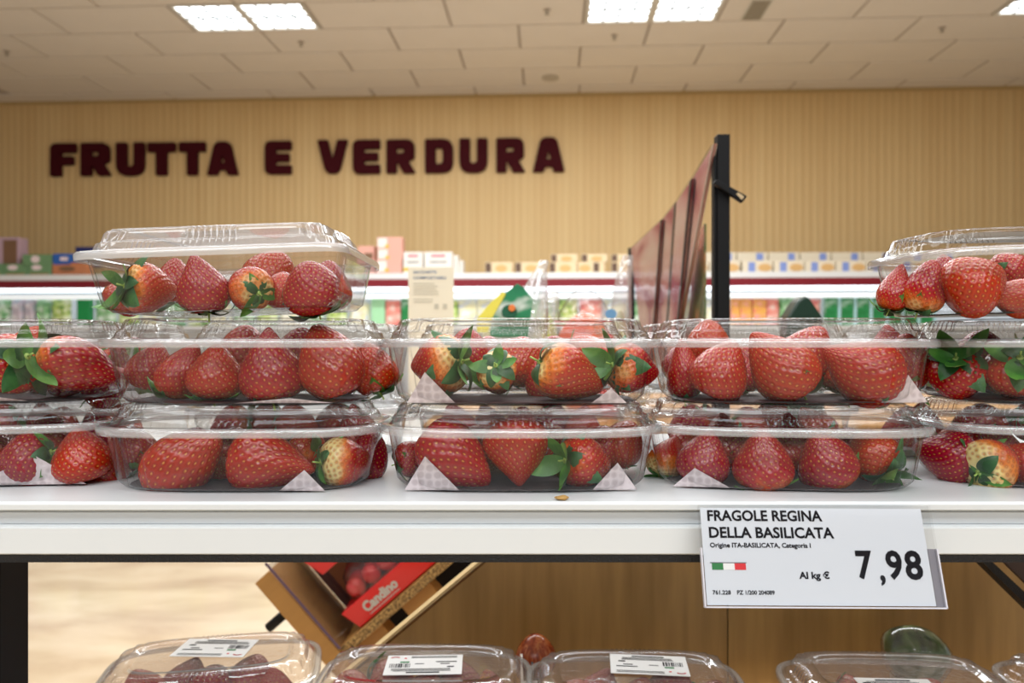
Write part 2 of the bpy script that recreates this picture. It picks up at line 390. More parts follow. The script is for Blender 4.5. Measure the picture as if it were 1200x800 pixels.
# small ceiling fittings
u, _ = uz(890, 4, 6.95); t = empty('ceiling_vent', R(1.88, 7.13, CEIL), -YAW, 'dark narrow slot vent in the ceiling right of the lights', 'vent')
b = BM(); b.box(-.10, .10, -.22, .22, -.028, -.018); b.obj('frame', lamp_frame, t, .003)
for k in range(5): boxo('slat', -.08+.033*k, -.08+.033*k+.026, -.20, .20, -.034, -.026, vent_m, t)
def disc(name, px, py, r, h, m, label, cat):
    v = 3.05*F/(400-py)
    dx = (px-600)/F*v
    p = Vector((dx, v, CEIL-.018-h))
    b = BM(); b.tube((0, 0, 0), (0, 0, h), r, 20)
    return tag(b.obj(name, m, None, loc=p), label, cat)
disc('ceiling_speaker', 645, 89, .10, .012, mat('speaker_grey', (.47, .42, .35), .7), 'flat round grey speaker in the ceiling tile above the wall', 'speaker')
for px, py, lb in ((720, 39, 'tiny sprinkler head on the ceiling below the right twin light'), (1104, 30, 'tiny sprinkler head on the ceiling near the top right light'), (353, 47, 'tiny sprinkler head below the left twin ceiling light'), (8, 58, 'tiny sprinkler head on the ceiling at the left edge'), (641, 9, 'tiny sprinkler head at the top of the photo between the two lights')):
    v = 3.05*F/(400-py)
    s = empty('sprinkler', ((px-600)/F*v, v, CEIL-.018), 0, lb, 'sprinkler')
    b = BM(); b.tube((0, 0, -.006), (0, 0, 0), .035, 16); b.obj('plate', tile_back, s)
    b = BM(); b.tube((0, 0, -.04), (0, 0, -.006), .008, 8); b.tube((0, 0, -.044), (0, 0, -.04), .02, 10); b.obj('head', vent_m, s)
b = BM(); b.box(-16, 16, -.03, 0, -.05, 0)
struct(b.obj('trim_1', mat('wall_top_trim', hexc('b59a68'), .6), None, loc=R(0, WALL_V, CEIL-.002), rot=ROOM_ROT))

# ------------------------------------------------------------------ wall lettering
def round_poly(pts, rad, n=5):
    out = []; k = len(pts)
    for i, p in enumerate(pts):
        r = rad[i] if isinstance(rad, (list, tuple)) else rad
        p = Vector(p); a = Vector(pts[i-1]); c = Vector(pts[(i+1) % k])
        da, dc = (a-p), (c-p)
        r1 = min(r, da.length*.48, dc.length*.48)
        if r1 < 1e-4: out.append(p); continue
        A = p+da.normalized()*r1; C_ = p+dc.normalized()*r1
        for j in range(n+1):
            t = j/n; out.append((1-t)**2*A + 2*t*(1-t)*p + t*t*C_)
    return out
s_ = .05
GL = {
 'F': ([((0,0),(.42,0),(.42,.34),(.9,.34),(.9,.60),(.42,.60),(.42,.71),(1,.71),(1,1),(0,1))], [[s_]*9+[.25]]),
 'E': ([((0,0),(1,0),(1,.27),(.42,.27),(.42,.38),(.93,.38),(.93,.62),(.42,.62),(.42,.73),(1,.73),(1,1),(0,1))], [[.25]+[s_]*10+[.25]]),
 'T': ([((.3,0),(.7,0),(.7,.71),(1,.71),(1,1),(0,1),(0,.71),(.3,.71))], [[s_]*8]),
 'U': ([((0,0),(1,0),(1,1),(.62,1),(.62,.28),(.38,.28),(.38,1),(0,1))], [[.42,.42,s_,s_,.12,.12,s_,s_]]),
 'R': ([((0,0),(.37,0),(.37,.36),(.60,0),(1.05,0),(.80,.35),(1,.42),(1,1),(0,1)), ((.37,.60),(.62,.60),(.62,.73),(.37,.73))], [[s_]*5+[.05,.2,.3,.08],[.03,.06,.06,.03]]),
 'D': ([((0,0),(1,0),(1,1),(0,1)), ((.38,.27),(.63,.27),(.63,.73),(.38,.73))], [[s_,.4,.4,s_],[.04,.12,.12,.04]]),
 'A': ([((-.02,0),(.34,0),(.39,.15),(.61,.15),(.66,0),(1.02,0),(.76,1),(.24,1)), ((.43,.37),(.57,.37),(.5,.60))], [[s_]*6+[.2,.2],[.02]*3]),
 'V': ([((.27,0),(.73,0),(1.03,1),(.66,1),(.5,.42),(.34,1),(-.03,1))], [[.2,.2]+[s_]*5]),
}
def glyph(ch, w, h, depth):
    cu = D.curves.new('letter', 'CURVE'); cu.dimensions = '2D'; cu.fill_mode = 'BOTH'; cu.extrude = depth/2
    for pts, rad in zip(*GL[ch]):
        P = round_poly([(x*w, y*h) for x, y in pts], [r*min(w, h) for r in rad])
        sp = cu.splines.new('POLY'); sp.points.add(len(P)-1); sp.use_cyclic_u = True
        for q, p in zip(sp.points, P): q.co = (p[0], p[1], 0, 1)
    t = D.objects.new('temporary', cu); COL.objects.link(t)
    dg = bpy.context.evaluated_depsgraph_get(); dg.update()
    me = D.meshes.new_from_object(t.evaluated_get(dg)); D.objects.remove(t)
    me.transform(Matrix.Rotation(math.pi/2, 4, 'X')); me.name = 'letter'
    return me
LET = [('F',58.5,88.5,168,206.5),('R',94.3,128,167.5,206),('U',135.6,169,167,206),('T',172.7,205,167,205.5),('T',209.5,240.5,166.5,205.2),('A',243,278,166,205),
       ('E',310,341.2,165.3,204),('V',372.5,406.5,164,203.3),('E',413.4,445.2,163.8,203.5),('R',452.7,485.5,163.5,202.8),('D',498,531,162.8,202.5),('U',538.2,571.3,162.2,202.2),('R',581.5,614,161.8,201.7),('A',625,661,161,201.2)]
VS = WALL_V-.05
sign = empty('wall_lettering', R(-2.6, VS, 3.4), -YAW, 'dark maroon raised capital letters reading FRUTTA E VERDURA on the wall', 'sign')
for ch, x0, x1, y0, y1 in LET:
    u0, zt = uz(x0, y0, VS); u1, _ = uz(x1, y0, VS); _, zb = uz(x0, y1, VS)
    link('letter', glyph(ch, u1-u0, zt-zb, .05), maroon, sign, loc=(u0+2.6, .02, zb-3.4))

# ------------------------------------------------------------------ chilled display case along the wall
CV = 8.3
_, z_top = uz(600, 321.0, CV)
def zc(py): return uz(600, py, CV)[1]
case = empty('chilled_case', R(0, CV, 0), -YAW, 'long white chilled display case with maroon fascia along the back wall', 'refrigerator')
z1, z2, z3, z4, z5, z6 = zc(319.5), zc(326.3), zc(335.8), zc(341.5), zc(344), zc(349)
def cb(name, y0, y1, za, zb_, m, u0=-9, u1=9): return boxo(name, u0, u1, y0, y1, za, zb_, m, case)
cb('top_board', 0, .95, z2, z1, case_white)
cb('fascia', .0, .06, z3, z2-.001, maroon2)
cb('light_tube', .01, .05, z4+.008, z3-.012, tube_m); cb('canopy_lip', .012, .06, z4-.004, z4+.007, mat('canopy_lip_paint', (.45, .55, .66), .4))
cb('shelf_rail', .02, .05, z6, z5, mat('glowing_case_rail', (.85, .9, .92), .3, emis=.35))  # faint glow put into the rail as painted light, no lamp here
cb('back_board', .86, .95, .1, z2-.01, case_white)
cb('inner_shelf', .1, .85, z6-.33, z6-.30, case_white)
cb('lower_body', .0, .85, .0, .55, case_white)
cb('light_tube', .30, .36, z3+.01, z2-.02, mat('added_inner_tube_light', (.86, .93, 1.0), .4, emis=2.2))  # unseen tube added behind the fascia to brighten the products

# cartons on top of the case -------------------------------------------------
def carton(name, px0, px1, py0, py1, m, v=CV+.06, depth=.16, label='', cat='carton', group=None, deco=None, z0=None):
    u0, zt = uz(px0, py0, v); u1, _ = uz(px1, py0, v); _, zb = uz((px0+px1)/2, py1, v)
    zb = z1 if z0 == 'top' else zb
    if z0 is not None and z0 != 'top': zb = z0
    w, h = u1-u0, zt-zb
    t = empty(name, R((u0+u1)/2, v, zb), -YAW, label, cat, group)
    b = BM(); b.box(-w/2+.002, w/2-.002, 0, depth, 0.0005, h-.001); b.obj('box', m, t, .006)
    for (x0, x1, h0, h1, mm, kind) in (deco or []):
        if kind == 'round':
            dd = BM(); n = 14; cx, cz, rx, rz = (x0+x1)/2*w, (h0+h1)/2*h, (x1-x0)/2*w, (h1-h0)/2*h
            dd.prism([(cx+rx*math.cos(2*math.pi*i/n), cz+rz*math.sin(2*math.pi*i/n)) for i in range(n)], -.004, .002)
            dd.obj('print', mm, t)
        else:
            boxo('print', x0*w, x1*w, -.003, .002, h0*h, h1*h, mm, t)
    return t, zt
pm = lambda n, h, **k: mat(n, hexc(h), .55, **k)
st5 = ['first', 'second', 'third', 'fourth', 'fifth', 'sixth', 'seventh', 'eighth', 'ninth']
purple = pm('mauve_card', 'b79aa8'); purpled = pm('brown_card', '7b5a40'); greenc = pm('sage_card', '6f9468'); pinkw = pm('pale_pink_print', 'ead6d8'); tan = pm('tan_print', 'a08850')
bluec = pm('blue_card', '2b5fae'); orangec = pm('orange_brown_card', 'c07a52'); navy = pm('navy_card', '1c2463'); pinkc = pm('pink_card', 'e2a898'); whitec = pm('white_card', 'e9e4dc'); yel = pm('yellow_print', 'd9b63a')
beige = pm('beige_wrap', 'dcc6a0'); brown = pm('dark_brown_print', '5f4636'); peach = pm('golden_print', 'd3a86c'); cream = pm('cream_wrap', 'dfd3bb'); bluel = pm('soft_blue_print', '7f92cc'); pinkr = pm('rose_print', 'cf8a94')
hi = [(-.34, .1, .45, .9, pinkw, 'round'), (-.4, .4, .04, .2, tan, 'rect')]
carton('carton', -30, 22, 278, 308.5, purple, v=CV+.1, label='mauve and brown carton standing above the green cartons at far left', deco=[(.15, .46, .1, .9, purpled, 'rect'), (-.42, -.05, .3, .6, purpled, 'rect')], z0=zc(308.5))
carton('carton', -26, 4, 309, 322, greenc, label='sage green carton at the left edge under the mauve carton', deco=hi, z0='top')
carton('carton', 4.5, 32, 309, 322, greenc, label='sage green carton second from left in the bottom row', deco=hi, z0='top')
carton('carton', 32.5, 60, 309, 322, greenc, label='sage green carton beside the orange-brown carton', deco=hi, z0='top')
carton('carton', 26, 60.5, 298, 309, greenc, label='sage green carton lying on top of the other green cartons', deco=[(-.2, .1, .3, .9, pinkw, 'round')], z0=zc(309)+.001)
carton('carton', 61, 100, 307.5, 322, orangec, label='orange-brown carton with dark print right of the green cartons', deco=[(-.3, .2, .3, .7, purpled, 'round')], z0='top')
carton('carton', 61.5, 84, 297, 307.5, bluec, label='blue carton on the orange-brown carton', deco=[(-.1, .3, .4, .7, pinkw, 'rect')], z0=zc(307.5)+.001)
carton('carton', 88, 110, 289, 307.5, navy, v=CV+.2, label='navy carton half hidden behind the top left strawberry punnet', z0=zc(307.5)+.001)
for a, y0, y1, lb, zz in ((441, 304, 322, 'pink and white carton at the bottom of the pink stack', 'top'), (442, 291, 303.5, 'pink and white carton in the middle of the pink stack', None), (441.5, 277.5, 290.5, 'pink and white carton on top of the pink stack', None)):
    carton('carton', a, a+30, y0, y1, pinkc, label=lb, deco=[(-.46, -.1, .15, .9, whitec, 'rect'), (-.18, -.02, .1, .4, yel, 'round')], z0=zz if zz == 'top' else zc(y1)+.001)
carton('carton', 418, 439.5, 303, 322, pinkc, v=CV+.12, label='pink carton at the bottom just left of the pink stack', z0='top')
carton('carton', 419, 439, 288, 302.5, pinkc, v=CV+.12, label='pink carton on another one left of the pink stack', deco=[(-.1, .4, .1, .5, purpled, 'rect')], z0=zc(302.5)+.001)
for a, bb, lb in ((472.5, 495.5, 'white carton with red print beside the pink stack'), (497, 530, 'white carton with red print, right one of the front pair'), ):
    carton('carton', a, bb, 295, 322, whitec, label=lb, deco=[(-.25, .25, .75, .88, pinkr, 'rect'), (-.3, .3, .5, .56, greyink, 'rect'), (-.5, .5, .12, .28, yel, 'rect')], z0='top')
carton('carton', 530.5, 537, 299, 322, whitec, v=CV+.2, label='narrow white carton behind the white pair', z0='top')
carton('carton', 537.5, 543, 305, 322, whitec, v=CV+.3, label='narrow low white carton at the end of the white row', z0='top')
bdeco = lambda s: [(-.47+s, -.27+s, .1, .92, brown, 'rect'), (-.12-s*.6, .3-s*.6, .12, .75, peach, 'round')]
for a, bb, s in ((568, 601, 0), (603, 636, 0), (643, 676, 0), (677, 709, .55), (716, 748, 0)):
    carton('pastry_pack', a, bb, 307, 322, beige, label='beige pastry pack with dark brown label in the bottom row, %s from left' % st5[round((a-568)/36)], cat='food pack', group='beige pastry packs in the bottom row on the case', deco=bdeco(s), z0='top')
for a, bb in ((645, 677), (681, 712), (716, 748)):
    carton('pastry_pack', a, bb, 297.5, 306.5, beige, label='beige pastry pack with dark brown label in the upper row, %s from left' % st5[round((a-645)/36)], cat='food pack', group='beige pastry packs in the upper row', deco=bdeco(0), z0=zc(307)+.001)
wdeco = [(-.30, -.08, .05, .85, bluel, 'rect'), (.02, .46, .05, .72, peach, 'round')]
for i, a in enumerate((795, 832, 870, 907, 943.5, 980, 1016, 1052, 1088)):
    carton('pastry_pack', a, a+35.5, 305, 321, cream, label='cream pastry pack with soft blue label in the front row, %s from left' % st5[i], cat='food pack', group='cream and blue pastry packs in the front row', deco=wdeco, z0='top')
for i, a in enumerate((788, 827, 864, 901, 938, 975, 1012, 1049, 1086)):
    carton('pastry_pack', a, a+36, 295.5, 305, cream, v=CV+.30, label='cream pastry pack with soft blue label in the rear row, %s from left' % st5[i], cat='food pack', group='cream and blue pastry packs in the rear row', deco=[(.12, .34, .25, .95, bluel, 'rect')], z0='top')

# products inside the case -----------------------------------------------------
SAL = [ramp_mat('salad_bag_print_a', [(.35, 'dfe8e0'), (.5, '8fc08a'), (.65, '3f8a4c')], scale=14, rough=.3),
       ramp_mat('salad_bag_print_b', [(.35, 'e8e4e4'), (.5, 'c9b8c4'), (.62, '9fb8c0')], scale=12, rough=.3),
       ramp_mat('salad_bag_print_c', [(.35, 'e9ecd8'), (.5, 'b8cf66'), (.62, '4a8a48')], scale=16, rough=.3),
       ramp_mat('meat_pack_print', [(.35, 'f0dcd4'), (.5, 'e89888'), (.62, 'd86a6a')], scale=14, rough=.3),
       ramp_mat('snack_pack_print', [(.35, 'f4a8a0'), (.5, 'e8b048'), (.62, 'e87878')], scale=12, rough=.3),
       ramp_mat('herb_pack_print', [(.35, '1f7a3e'), (.5, '2a8a4c'), (.7, 'c8e0d4')], scale=9, rough=.3),
       ramp_mat('pale_pack_print', [(.35, 'f0f0ea'), (.5, 'e6e2b4'), (.62, 'c4cede')], scale=9, rough=.3)]
def pillow_mesh(w, h, d, n=9):
    vs, fs = [], []
    for side in (-1, 1):
        for j in range(n+1):
            for i in range(n+1):
                x, z = i/n*2-1, j/n*2-1
                p = max(0, (1-x**4)*(1-z**4))**.5
                wob = .10*math.sin(5*x+side)+.10*math.cos(6*z+2*side)
                vs.append((x*w/2*(1-.05*(1-abs(z))), side*d/2*p*(1+wob), (z+1)/2*h))
    m = (n+1)**2
    for s in (0, 1):
        for j in range(n):
            for i in range(n):
                a = s*m+j*(n+1)+i; q = [a, a+1, a+n+2, a+n+1]
                fs.append(q if s == 0 else q[::-1])
    return vs, fs
ISH = z6-.30
def product(name, px0, px1, py0, m, label, cat, group=None, v=CV+.16, bottle=False):
    u0, zt = uz(px0, py0, v); u1, _ = uz(px1, py0, v)
    w, h = u1-u0, zt-ISH
    if bottle:
        b = BM(); b.box(-w/2, w/2, -.05, .05, 0.0005, h); o = b.obj(name, m, None, .01, loc=R((u0+u1)/2, v, ISH), rot=ROOM_ROT)
    else:
        vs, fs = pillow_mesh(w, h, .11)
        o = raw(name, vs, fs, m, None, True, loc=R((u0+u1)/2, v, ISH+.001), rot=ROOM_ROT)
    return tag(o, label, cat, group)
product('salad_bag', -25, 14, 351, SAL[0], 'white and green salad bag at far left of the chilled case', 'salad bag')
product('salad_bag', 15, 30, 350, SAL[1], 'pale pinkish salad bag second from left in the chilled case', 'salad bag')
product('salad_bag', 31, 43, 347, SAL[1], 'narrow crinkled lilac bag standing taller in the chilled case', 'salad bag')
product('salad_bag', 44, 60, 350, SAL[0], 'green and white salad bag left of the yellow-green bag', 'salad bag')
product('salad_bag', 61, 84, 350, SAL[2], 'yellow-green salad bag beside the solid green pack', 'salad bag')
product('herb_pack', 93, 107, 350, pm('green_pack', '0f8a44'), 'solid green pack left of the top left punnet', 'food pack', bottle=True)
for i, a in enumerate(range(112, 430, 27)):
    product('salad_bag', a, a+25, 351, SAL[(0, 2, 6)[i % 3]], 'salad bag in the chilled case seen through the top left punnet, %s' % ['first', 'second', 'third', 'fourth', 'fifth', 'sixth', 'seventh', 'eighth', 'ninth', 'tenth', 'eleventh', 'twelfth'][i], 'salad bag', 'salad bags behind the top left punnet')
product('mint_pack', 436, 452, 350, pm('mint_pack', 'a5dcae'), 'mint green pack in the case left of the paper notice', 'food pack', bottle=True)
product('meat_pack', 453, 470, 352, SAL[3], 'pink pack in the case beside the mint pack', 'food pack', bottle=True)
product('herb_pack', 471, 482, 350, SAL[5], 'dark green pack in the case touching the paper notice', 'food pack', bottle=True)
product('pale_pack', 526, 537, 352, SAL[2], 'narrow green pack in the case just right of the notice', 'food pack', bottle=True)
product('pale_pack', 538, 559, 352, SAL[6], 'pale white and yellow pack in the case right of the notice', 'food pack', bottle=True)
product('pale_pack', 560, 590, 351, SAL[6], 'pale pack in the case behind the twisted green bag', 'food pack', bottle=True)
for i, a in enumerate(range(592, 850, 29)):
    product('salad_bag', a, a+27, 351, SAL[(6, 0, 2, 3)[i % 4]], 'pale bag in the chilled case behind the bagged produce, %s from left' % st5[i], 'salad bag', 'bags behind the bagged produce')
for a, bb, lb in ((856, 866, 'pink snack pack touching the black post'), (866.5, 880, 'pink and yellow snack pack in the case right of the post'), (881, 897, 'rose and orange snack pack in the middle of the pink ones'), (897.5, 911, 'pale pink snack pack beside the green salad bag')):
    product('snack_pack', a, bb, 350, SAL[4 if a < 890 else 3], lb, 'food pack', bottle=True)
product('salad_bag', 912, 932, 349, SAL[0], 'mint and white salad bag right of the pink packs', 'salad bag')
product('salad_bag', 933, 962, 350, SAL[3], 'pinkish salad bag left of the dark green trays', 'salad bag')
for i, a in enumerate((966, 984.5, 1003, 1021.5, 1040, 1058.5, 1077)):
    product('herb_pack', a, a+14, 349, SAL[5], 'dark green herb tray with pale print in the case at right, %s from left' % st5[i], 'food pack', 'green herb trays in the case', bottle=True)
    product('divider', a+14.5, a+17.8, 349, pm('ice_blue_divider_%d' % i, 'b5dfe4') if i == 0 else MATS['ice_blue_divider_0'], 'pale blue divider right of the %s green herb tray in the case' % st5[i], 'divider', 'pale blue dividers in the case', bottle=True)

# ================================================================== FRONT DISPLAY
SF = .446                       # distance of the shelf's front edge
# upper shelf ------------------------------------------------------------------
sh = empty('display_shelf', (0, SF, SHELF), 0, 'white metal shelf with a stepped front rail carrying the strawberry punnets', 'shelf')
pz = lambda py, d=SF: (400-py)/F*d + CAMZ - SHELF
b = BM()
prof = [(0.0015, 0), (.0, -.0015), (0, pz(597)), (.003, pz(599)), (.005, pz(601)), (.005, pz(616)), (.001, pz(617.5)), (0, pz(619)), (0, pz(648.5)), (.0015, pz(650.5)), (.02, pz(650.5)), (.02, -.014), (.33, -.014), (.33, 0)]
n = len(prof)
for x in (-.62, .62):
    b.v += [Vector((x, y, z)) for y, z in prof]
b.f.append(list(range(n))); b.f.append([n+i for i in reversed(range(n))])
for i in range(n): j = (i+1) % n; b.f.append([i, n+i, n+j, j])
b.obj('board', white_metal, sh)
boxo('label_channel', -.62, .62, .0042, .0052, pz(615.5), pz(601.5), grey_rail, sh)
boxo('front_rail', -.62, .62, .001, .024, pz(659.3), pz(650.6), black_metal, sh)
for x in (-.6, -.1, .25): pass
# black upright at left, bracket at right
b = BM(); P0, P1 = at(-25, 660, .47), at(34.5, 660, .47)
up = empty('shelf_upright', (-.3295, .47, .0), 0, 'black square metal upright under the shelf at the left edge', 'shelf upright')
boxo('post', -.016, .016, 0, .03, 0, SHELF-.032, black_plain, up, .002)
boxo('foot', -.03, .03, -.05, .03, 0, .01, black_plain, up, .003)
br = empty('shelf_bracket', (0, .70, SHELF), 0, 'black triangular metal bracket under the shelf at the right edge', 'shelf bracket')
q = [at(1150, 657, .70), at(1162, 657, .70), at(1245, 735, .70), at(1245, 750, .70)]
b = BM(); b.prism([(p.x, p.z-SHELF) for p in q], 0, .02); b.obj('diagonal_arm', black_metal, br)
q = [at(1180, 657, .69), at(1250, 657, .69), at(1250, 725, .69)]
b = BM(); b.prism([(p.x, p.z-SHELF) for p in q], .0, .006); b.obj('gusset', mat('dark_brown_metal', (.035, .012, .008), .4), br)

# wood back panels -------------------------------------------------------------
def panel(name, pix, d, th, label, m=panel_wood):
    P = [at(x, y, d) for x, y in pix]
    c = Vector((sum(p.x for p in P)/len(P), d, min(p.z for p in P)))
    b = BM(); b.prism([(p.x-c.x, p.z-c.z) for p in P], 0, th)
    return tag(b.obj(name, m, None, .0006, 1, loc=c), label, 'wood panel'), c
PD = .80
pl, c = panel('wood_panel', [(591, 640), (852.3, 640), (852.3, 900), (314, 900), (314, 872)], PD, .016, 'light wood panel with a slanted left edge below the shelf')
e0, e1 = at(587, 640, PD-.001), at(310, 872, PD-.001)
b = BM(); dd = (e1-e0).normalized(); nn = Vector((dd.z, 0, -dd.x))*.0027
b.v = [e0-c, e1-c, e1-c+nn, e0-c+nn]; b.v = [v+Vector((0, -.001, 0)) for v in b.v] + [v+Vector((0, .018, 0)) for v in b.v]
b.f = [[0,1,2,3],[7,6,5,4],[0,4,5,1],[1,5,6,2],[2,6,7,3],[3,7,4,0]]
b.obj('edge_strip', chip_light, pl)
panel('wood_panel', [(853.6, 640), (1290, 640), (1290, 900), (853.6, 900)], PD, .016, 'brown wood panel below the shelf behind the price tag, right of the seam')
# added black board painting the shade of the gap beside the slanted panel edge
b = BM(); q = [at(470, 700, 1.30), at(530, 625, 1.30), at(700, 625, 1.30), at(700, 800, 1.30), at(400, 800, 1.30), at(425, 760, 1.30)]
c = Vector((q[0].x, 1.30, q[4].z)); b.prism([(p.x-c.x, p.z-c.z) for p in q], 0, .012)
tag(b.obj('gap_shade_board', mat('shadow_black_board', (.008, .006, .005), .7, spec=.1), None, loc=c), 'black board standing in for the shaded gap between tilted tray and wood panel', 'board')
# lower shelf ------------------------------------------------------------------
LZ = CAMZ-.346
ls = empty('lower_shelf', (0, .47, LZ), 0, 'lower white shelf under the clear punnets at the bottom', 'shelf')
boxo('board', -.62, .62, .035, .29, -.02, 0, white_metal, ls, .001)
boxo('leg', -.60, -.57, .05, .08, -LZ+.001, -.021, black_plain, ls); boxo('leg', .57, .60, .05, .08, -LZ+.001, -.021, black_plain, ls)

# tilted wooden tray with red packs ---------------------------------------------
TD = 1.15
org = at(400, 757, TD)
ang = math.radians(41)          # slope of the tray floor in the picture plane
tray = empty('sloping_tray', org, 0, 'tilted wooden display tray holding red packs, lower left under the shelf', 'display tray', rot=(0, -ang, 0))
S = TD/F
def tb(name, x0, x1, z0, z1, m, y0=0, y1=.11, par=tray): return boxo(name, x0*S, x1*S, y0, y1, z0*S, z1*S, m, par, .001)
tb('tray_floor', -2, 185, -11, -1, wood_lt)
tb('floor_edge', -2, 185, -11.5, -.5, chip, -.004, -.001)
tb('side_board', -25, -3, -26, 122, wood_lt, -.01, .12)
tb('batten', 78, 122, -40, -12, wood_lt, .02, .06)
tb('batten', 2, 44, -36, -12, wood_lt, .03, .07)
tb('back_board', 0, 185, 0, 130, mat('tray_inner_wood', hexc('8c5630'), .6), .11, .12)
tb('guard', 0, 1.2, 0, 128, film('guard_plastic', haze=.01, base=.03, grazing=.25), -.010, .09)
tb('guard_edge', -.8, 2.2, 0, 132, mat('guard_edge_plastic', hexc('5a4658'), .3), -.013, -.0101)
tb('batten', 7, 14, 0, 125, mat('dark_tray_strip', hexc('4a2a26'), .6), .09, .109)
hb = BM(); hb.tube((-58*S, .02, 71*S), (-26*S, .02, 71*S), .0075); hb.obj('handle', black_plain, tray, smooth=True)
# red packs: a red card base with a clear dome over pinkish contents
def red_pack(x0, x1, z0, zt, label, y=.03):
    t = empty('tomato_pack', Vector(tray.location), 0, label, 'food pack', rot=(0, -ang, 0))
    w = (x1-x0)*S
    b = BM(); b.prism([(x0*S, z0*S), (x1*S, z0*S), (x1*S-.004, (z0+27)*S), ((x0-7)*S, (z0+27)*S)], y, y+.07); b.obj('card_sleeve', red_card, t, .002)
    vs, fs = [], []
    for i in range(13):
        for j in range(9):
            a, c_ = i/12*2-1, j/8*math.pi
            pr = (1-a**4)**.5
            vs.append(((x0+x1)/2*S + a*w*.47, y+.036-.034*math.cos(c_)*pr, (z0+26)*S + (zt-z0-27)*S*math.sin(c_)**.6*pr))
    for i in range(12):
        for j in range(8): fs.append([i*9+j, i*9+j+1, (i+1)*9+j+1, (i+1)*9+j])
    raw('dome', vs, fs, MATS.get('dome_film') or film('dome_film', tint=(.95, .6, .6), haze=.02, base=.06, grazing=.5, rough=.05), t, True)
    rr = random.Random(int(x0))
    for k in range(10):
        r = rr.uniform(12, 15)*S
        bm = bmesh.new(); bmesh.ops.create_uvsphere(bm, u_segments=14, v_segments=9, radius=r)
        me = D.meshes.new('tomato'); bm.to_mesh(me); bm.free(); me.polygons.foreach_set('use_smooth', [True]*len(me.polygons))
        link('tomato', me, tom_m, t, loc=((x0+22+(x1-x0-44)*(k % 5)/4)*S, y+.022+.028*(k//5), (z0+26)*S+r))
    w2, h2 = 50*S, 13*S
    link('lettering', text_mesh('Candino', w2, h2, .05, 'lettering'), silver_ink, t, loc=((x0+18)*S, y-.0012, (z0+8)*S))
    boxo('print', (x0+20)*S, (x0+66)*S, y-.001, y-.0005, (z0+4.5)*S, (z0+5.4)*S, silver_ink, t)
    return t
tom_m = mat('pink_tomato', hexc('b84040'), .25, coat=.6)
red_pack(28, 170, 0.3, 72, 'red sleeved pack with clear dome reading Candino, lowest in the tilted tray', .01)
red_pack(32, 170, 76, 120, 'second red sleeved clear pack above the Candino one in the tray', .02)

# ------------------------------------------------------------------ black post, clip and hanging posters
PX = at(848.3, 400, 1.05).x
post = empty('black_post', (PX, 1.05, 0), 0, 'tall black square post rising behind the punnets with a clip', 'post')
ptop = CAMZ+(400-157)/F*1.05
boxo('shaft', -.0085, .0085, 0, .02, 0, ptop, black_plain, post, .0008)
boxo('side_channel', -.0125, -.0088, .004, .018, 0, ptop-.02, black_plain, post)
boxo('base_plate', -.06, .06, -.05, .07, 0, .006, black_plain, post)
q = [(-.0165, 212), (-.0125, 209), (.0275, 228), (.023, 236), (-.018, 214.5)]
b = BM()
P = [Vector((x, 0, CAMZ+(400-y)/F*1.04)) for x, y in ((-.0175, 214.5), (-.0125, 210), (.0285, 230), (.022, 237.5))]
b.prism([(p.x, p.z) for p in P], -.012, -.002)
clip = b.obj('clip', black_plain, post, .0012)
P = [Vector((x, 0, CAMZ+(400-y)/F*1.038)) for x, y in ((.013, 227), (.0165, 225.8), (.024, 230.5), (.0205, 234))]
b = BM(); b.prism([(p.x, p.z) for p in P], -.0128, -.0122); b.obj('slot', mat('clip_slot', hexc('cdb48a'), .6), clip)
fp = at(740.5, 400, 2.32)
f2 = empty('black_post', (fp.x, 2.32, 0), 0, 'thin black post at the far end of the hanging posters', 'post')
boxo('shaft', -.009, .009, 0, .02, 0, CAMZ+(400-290)/F*2.32, black_plain, f2)
boxo('base_plate', -.07, .07, -.06, .08, 0, .006, black_plain, f2)
poster_m = ramp_mat('poster_print', [(.32, 'b83c54'), (.42, 'e8a49c'), (.55, 'f8ccbc'), (.7, 'fde4d0')], scale=2.6, rough=.7, detail=2, stretch=(1, 1, 3.5))
MATS['poster_print'].node_tree.nodes['Principled BSDF'].inputs['Specular IOR Level'].default_value = .1
poster_film = film('poster_sleeve', haze=.04, base=.03, grazing=.22, bump=.6, bscale=16)
poster_b = ramp_mat('poster_print_green', [(.32, '1f3a24'), (.48, '5a6a3a'), (.6, 'c98a5c'), (.75, 'd8b8a0')], scale=9, rough=.25, detail=2, coat=.6)
poster_back = mat('poster_dark_edge', hexc('3a201c'), .5)
def px_plane(px, py, shift=0):      # on the slanting plane that holds the posters
    k = (px-600)/F
    d = (.203+shift)/(k-.063)
    return Vector((k*d, d, CAMZ+(400-py)/F*d))
strips = [((740, 291), (777, 257), (768, 376), (750, 378)), ((777, 257.5), (793.5, 237), (784, 374), (769, 376)), ((794, 237), (812.5, 209), (797, 372), (785, 374)), ((813, 209), (838.5, 168), (800, 370), (791, 373))]
lbls = ['leftmost and farthest pinkish poster sheet hanging beside the black post', 'second pinkish poster sheet from the far end of the row', 'third pinkish poster sheet, before the nearest one', 'nearest pinkish poster sheet with slanting edge beside the black post']
